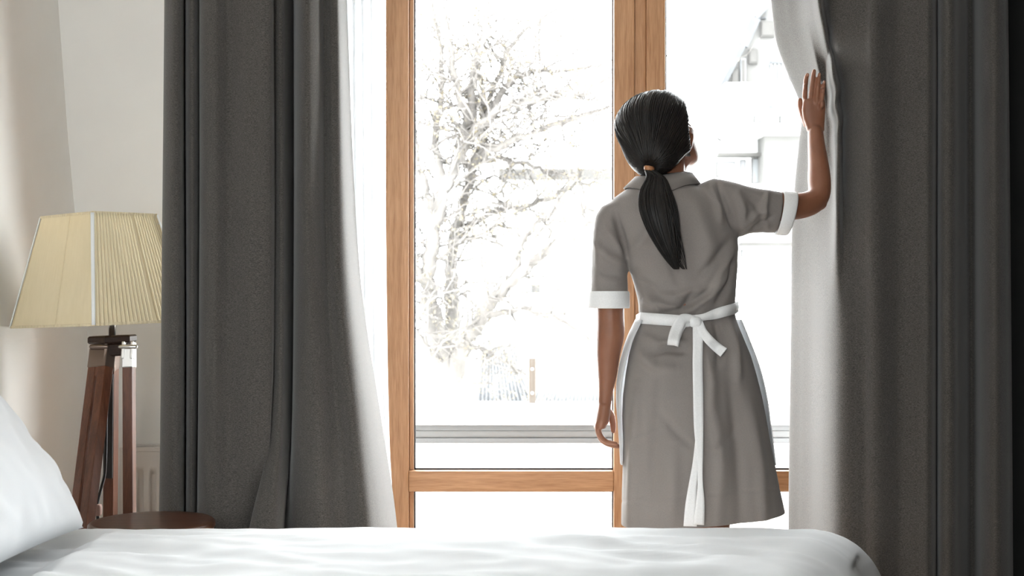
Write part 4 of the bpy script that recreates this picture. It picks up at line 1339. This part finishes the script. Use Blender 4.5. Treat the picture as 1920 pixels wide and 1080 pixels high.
box('pane', (W(999, 0, hy).x, hy - .06, W(0, 547, hy).z), (W(1011.5, 0, hy).x, hy - .045, W(0, 535, hy).z), M['stone'], wdo, 0)
box('ledge', (W(930, 0, hy).x, hy - .12, W(0, 521, hy).z), (W(1140, 0, hy).x, hy, W(0, 517, hy).z), M['stone'], HSE, .01)
# ---- apartment block to the right
by = 26.0
APT = tag(empty('apartment_building', (W(1480, 400, by).x, by + 3, -3.0)), 'tall pale apartment block with mansard roof and balconies, right of the window mullion', 'building')
def bx(px): return (px - 960) / F * by
def bz(py): return CAMZ - (py - HZ) / F * by
def slab(nm, x0, y0_, x1, y1_, yo, dep, mat, par=None, bev=.01):
    return box(nm, (bx(x0), by + yo, bz(y1_)), (bx(x1), by + yo + dep, bz(y0_)), mat, par or APT, bev)
box('wall', (bx(1346), by, -3.0), (bx(1640), by + 7, bz(168)), M['render_white'], APT, 0)
# mansard: sloped side towards the left, dormers
vm = [(1350, 168), (1640, 168), (1640, -60), (1475, -60), (1449, 0), (1415, 36)]
rings = [[Vector((bx(a), by + d, bz(b))) for a, b in vm] for d in (0.05, 6.8)]
v, f = loft(rings); mesh('mansard', v, f, M['facade'], APT, False)
def edge_bar(nm, a, b, w, mat, yo=-.1, dep=.12):
    return obox(nm, Vector((bx(a[0]), by + yo, bz(a[1]))), Vector((bx(b[0]), by + yo, bz(b[1]))), dep, w, mat, APT, Vector((0, 1, 0)))
edge_bar('roof_edge', (1350, 168), (1391, 88), .11, M['slate']); edge_bar('roof_edge', (1391, 88), (1415, 36), .20, M['slate']); edge_bar('roof_edge', (1415, 36), (1449, 0), .10, M['slate'])
for (x0, y0_, x1, y1_, m_) in ((1370, 130, 1384, 166, 'stone'), (1388, 110, 1398, 166, 'alu_light'), (1404, 92, 1420, 120, 'stone'), (1426, 40, 1452, 70, 'stone'), (1424, 16, 1436, 36, 'slate'), (1462, 30, 1480, 66, 'stone')):
    wd = slab('dormer_window', x0, y0_, x1, y1_, -.05, .15, M[m_])
    slab('pane', x0 + 2, y0_ + 3, x1 - 2, y1_ - 3, -.07, .03, M['stone'], wd, 0)
slab('balcony', 1345, 170, 1500, 184, -1.0, 1.05, M['render_white']); slab('balcony', 1340, 244, 1500, 262, -1.0, 1.05, M['render_white'])
slab('lantern', 1338, 186, 1350, 204, -1.1, .3, M['slate'])
for a, b in (((1404, 164), (1425, 134)), ((1425, 134), (1490, 134)), ((1406, 243), (1424, 214)), ((1424, 214), (1490, 214))):
    edge_bar('handrail', a, b, .06, M['slate'], -1.0)
for k in range(9):
    edge_bar('baluster', (1426 + k * 7, 135), (1426 + k * 7, 166), .02, M['alu_light'], -1.0)
for (x0, y0_, x1, y1_, m_) in ((1412, 217, 1452, 243, 'stone'), (1460, 217, 1482, 243, 'stone'), (1342, 303, 1378, 332, 'stone'), (1386, 300, 1398, 345, 'winglass'), (1408, 297, 1422, 345, 'stone'), (1432, 297, 1470, 330, 'alu_light'), (1388, 468, 1394, 482, 'stone')):
    wd = slab('window', x0, y0_, x1, y1_, -.05, .15, M[m_])
    slab('pane', x0 + 2, y0_ + 2, x1 - 2, y1_ - 2, -.07, .03, M['alu_light' if m_ == 'stone' else m_], wd, 0)
slab('bay', 1420, 250, 1500, 345, -.7, .75, M['facade'])
slab('cornice', 1340, 290, 1500, 296, -.4, .45, M['stone']); slab('cornice', 1384, 455, 1500, 462, -.4, .45, M['stone'])
WR = tube_vf([W(1200, 195, 24), W(1296, 236, 24.5), W(1338, 256, 25.4), W(1352, 264, 26.02)], [.016] * 4, 6, round_ends=False)
mesh('service_cable', WR[0], WR[1], M['slate'], APT)
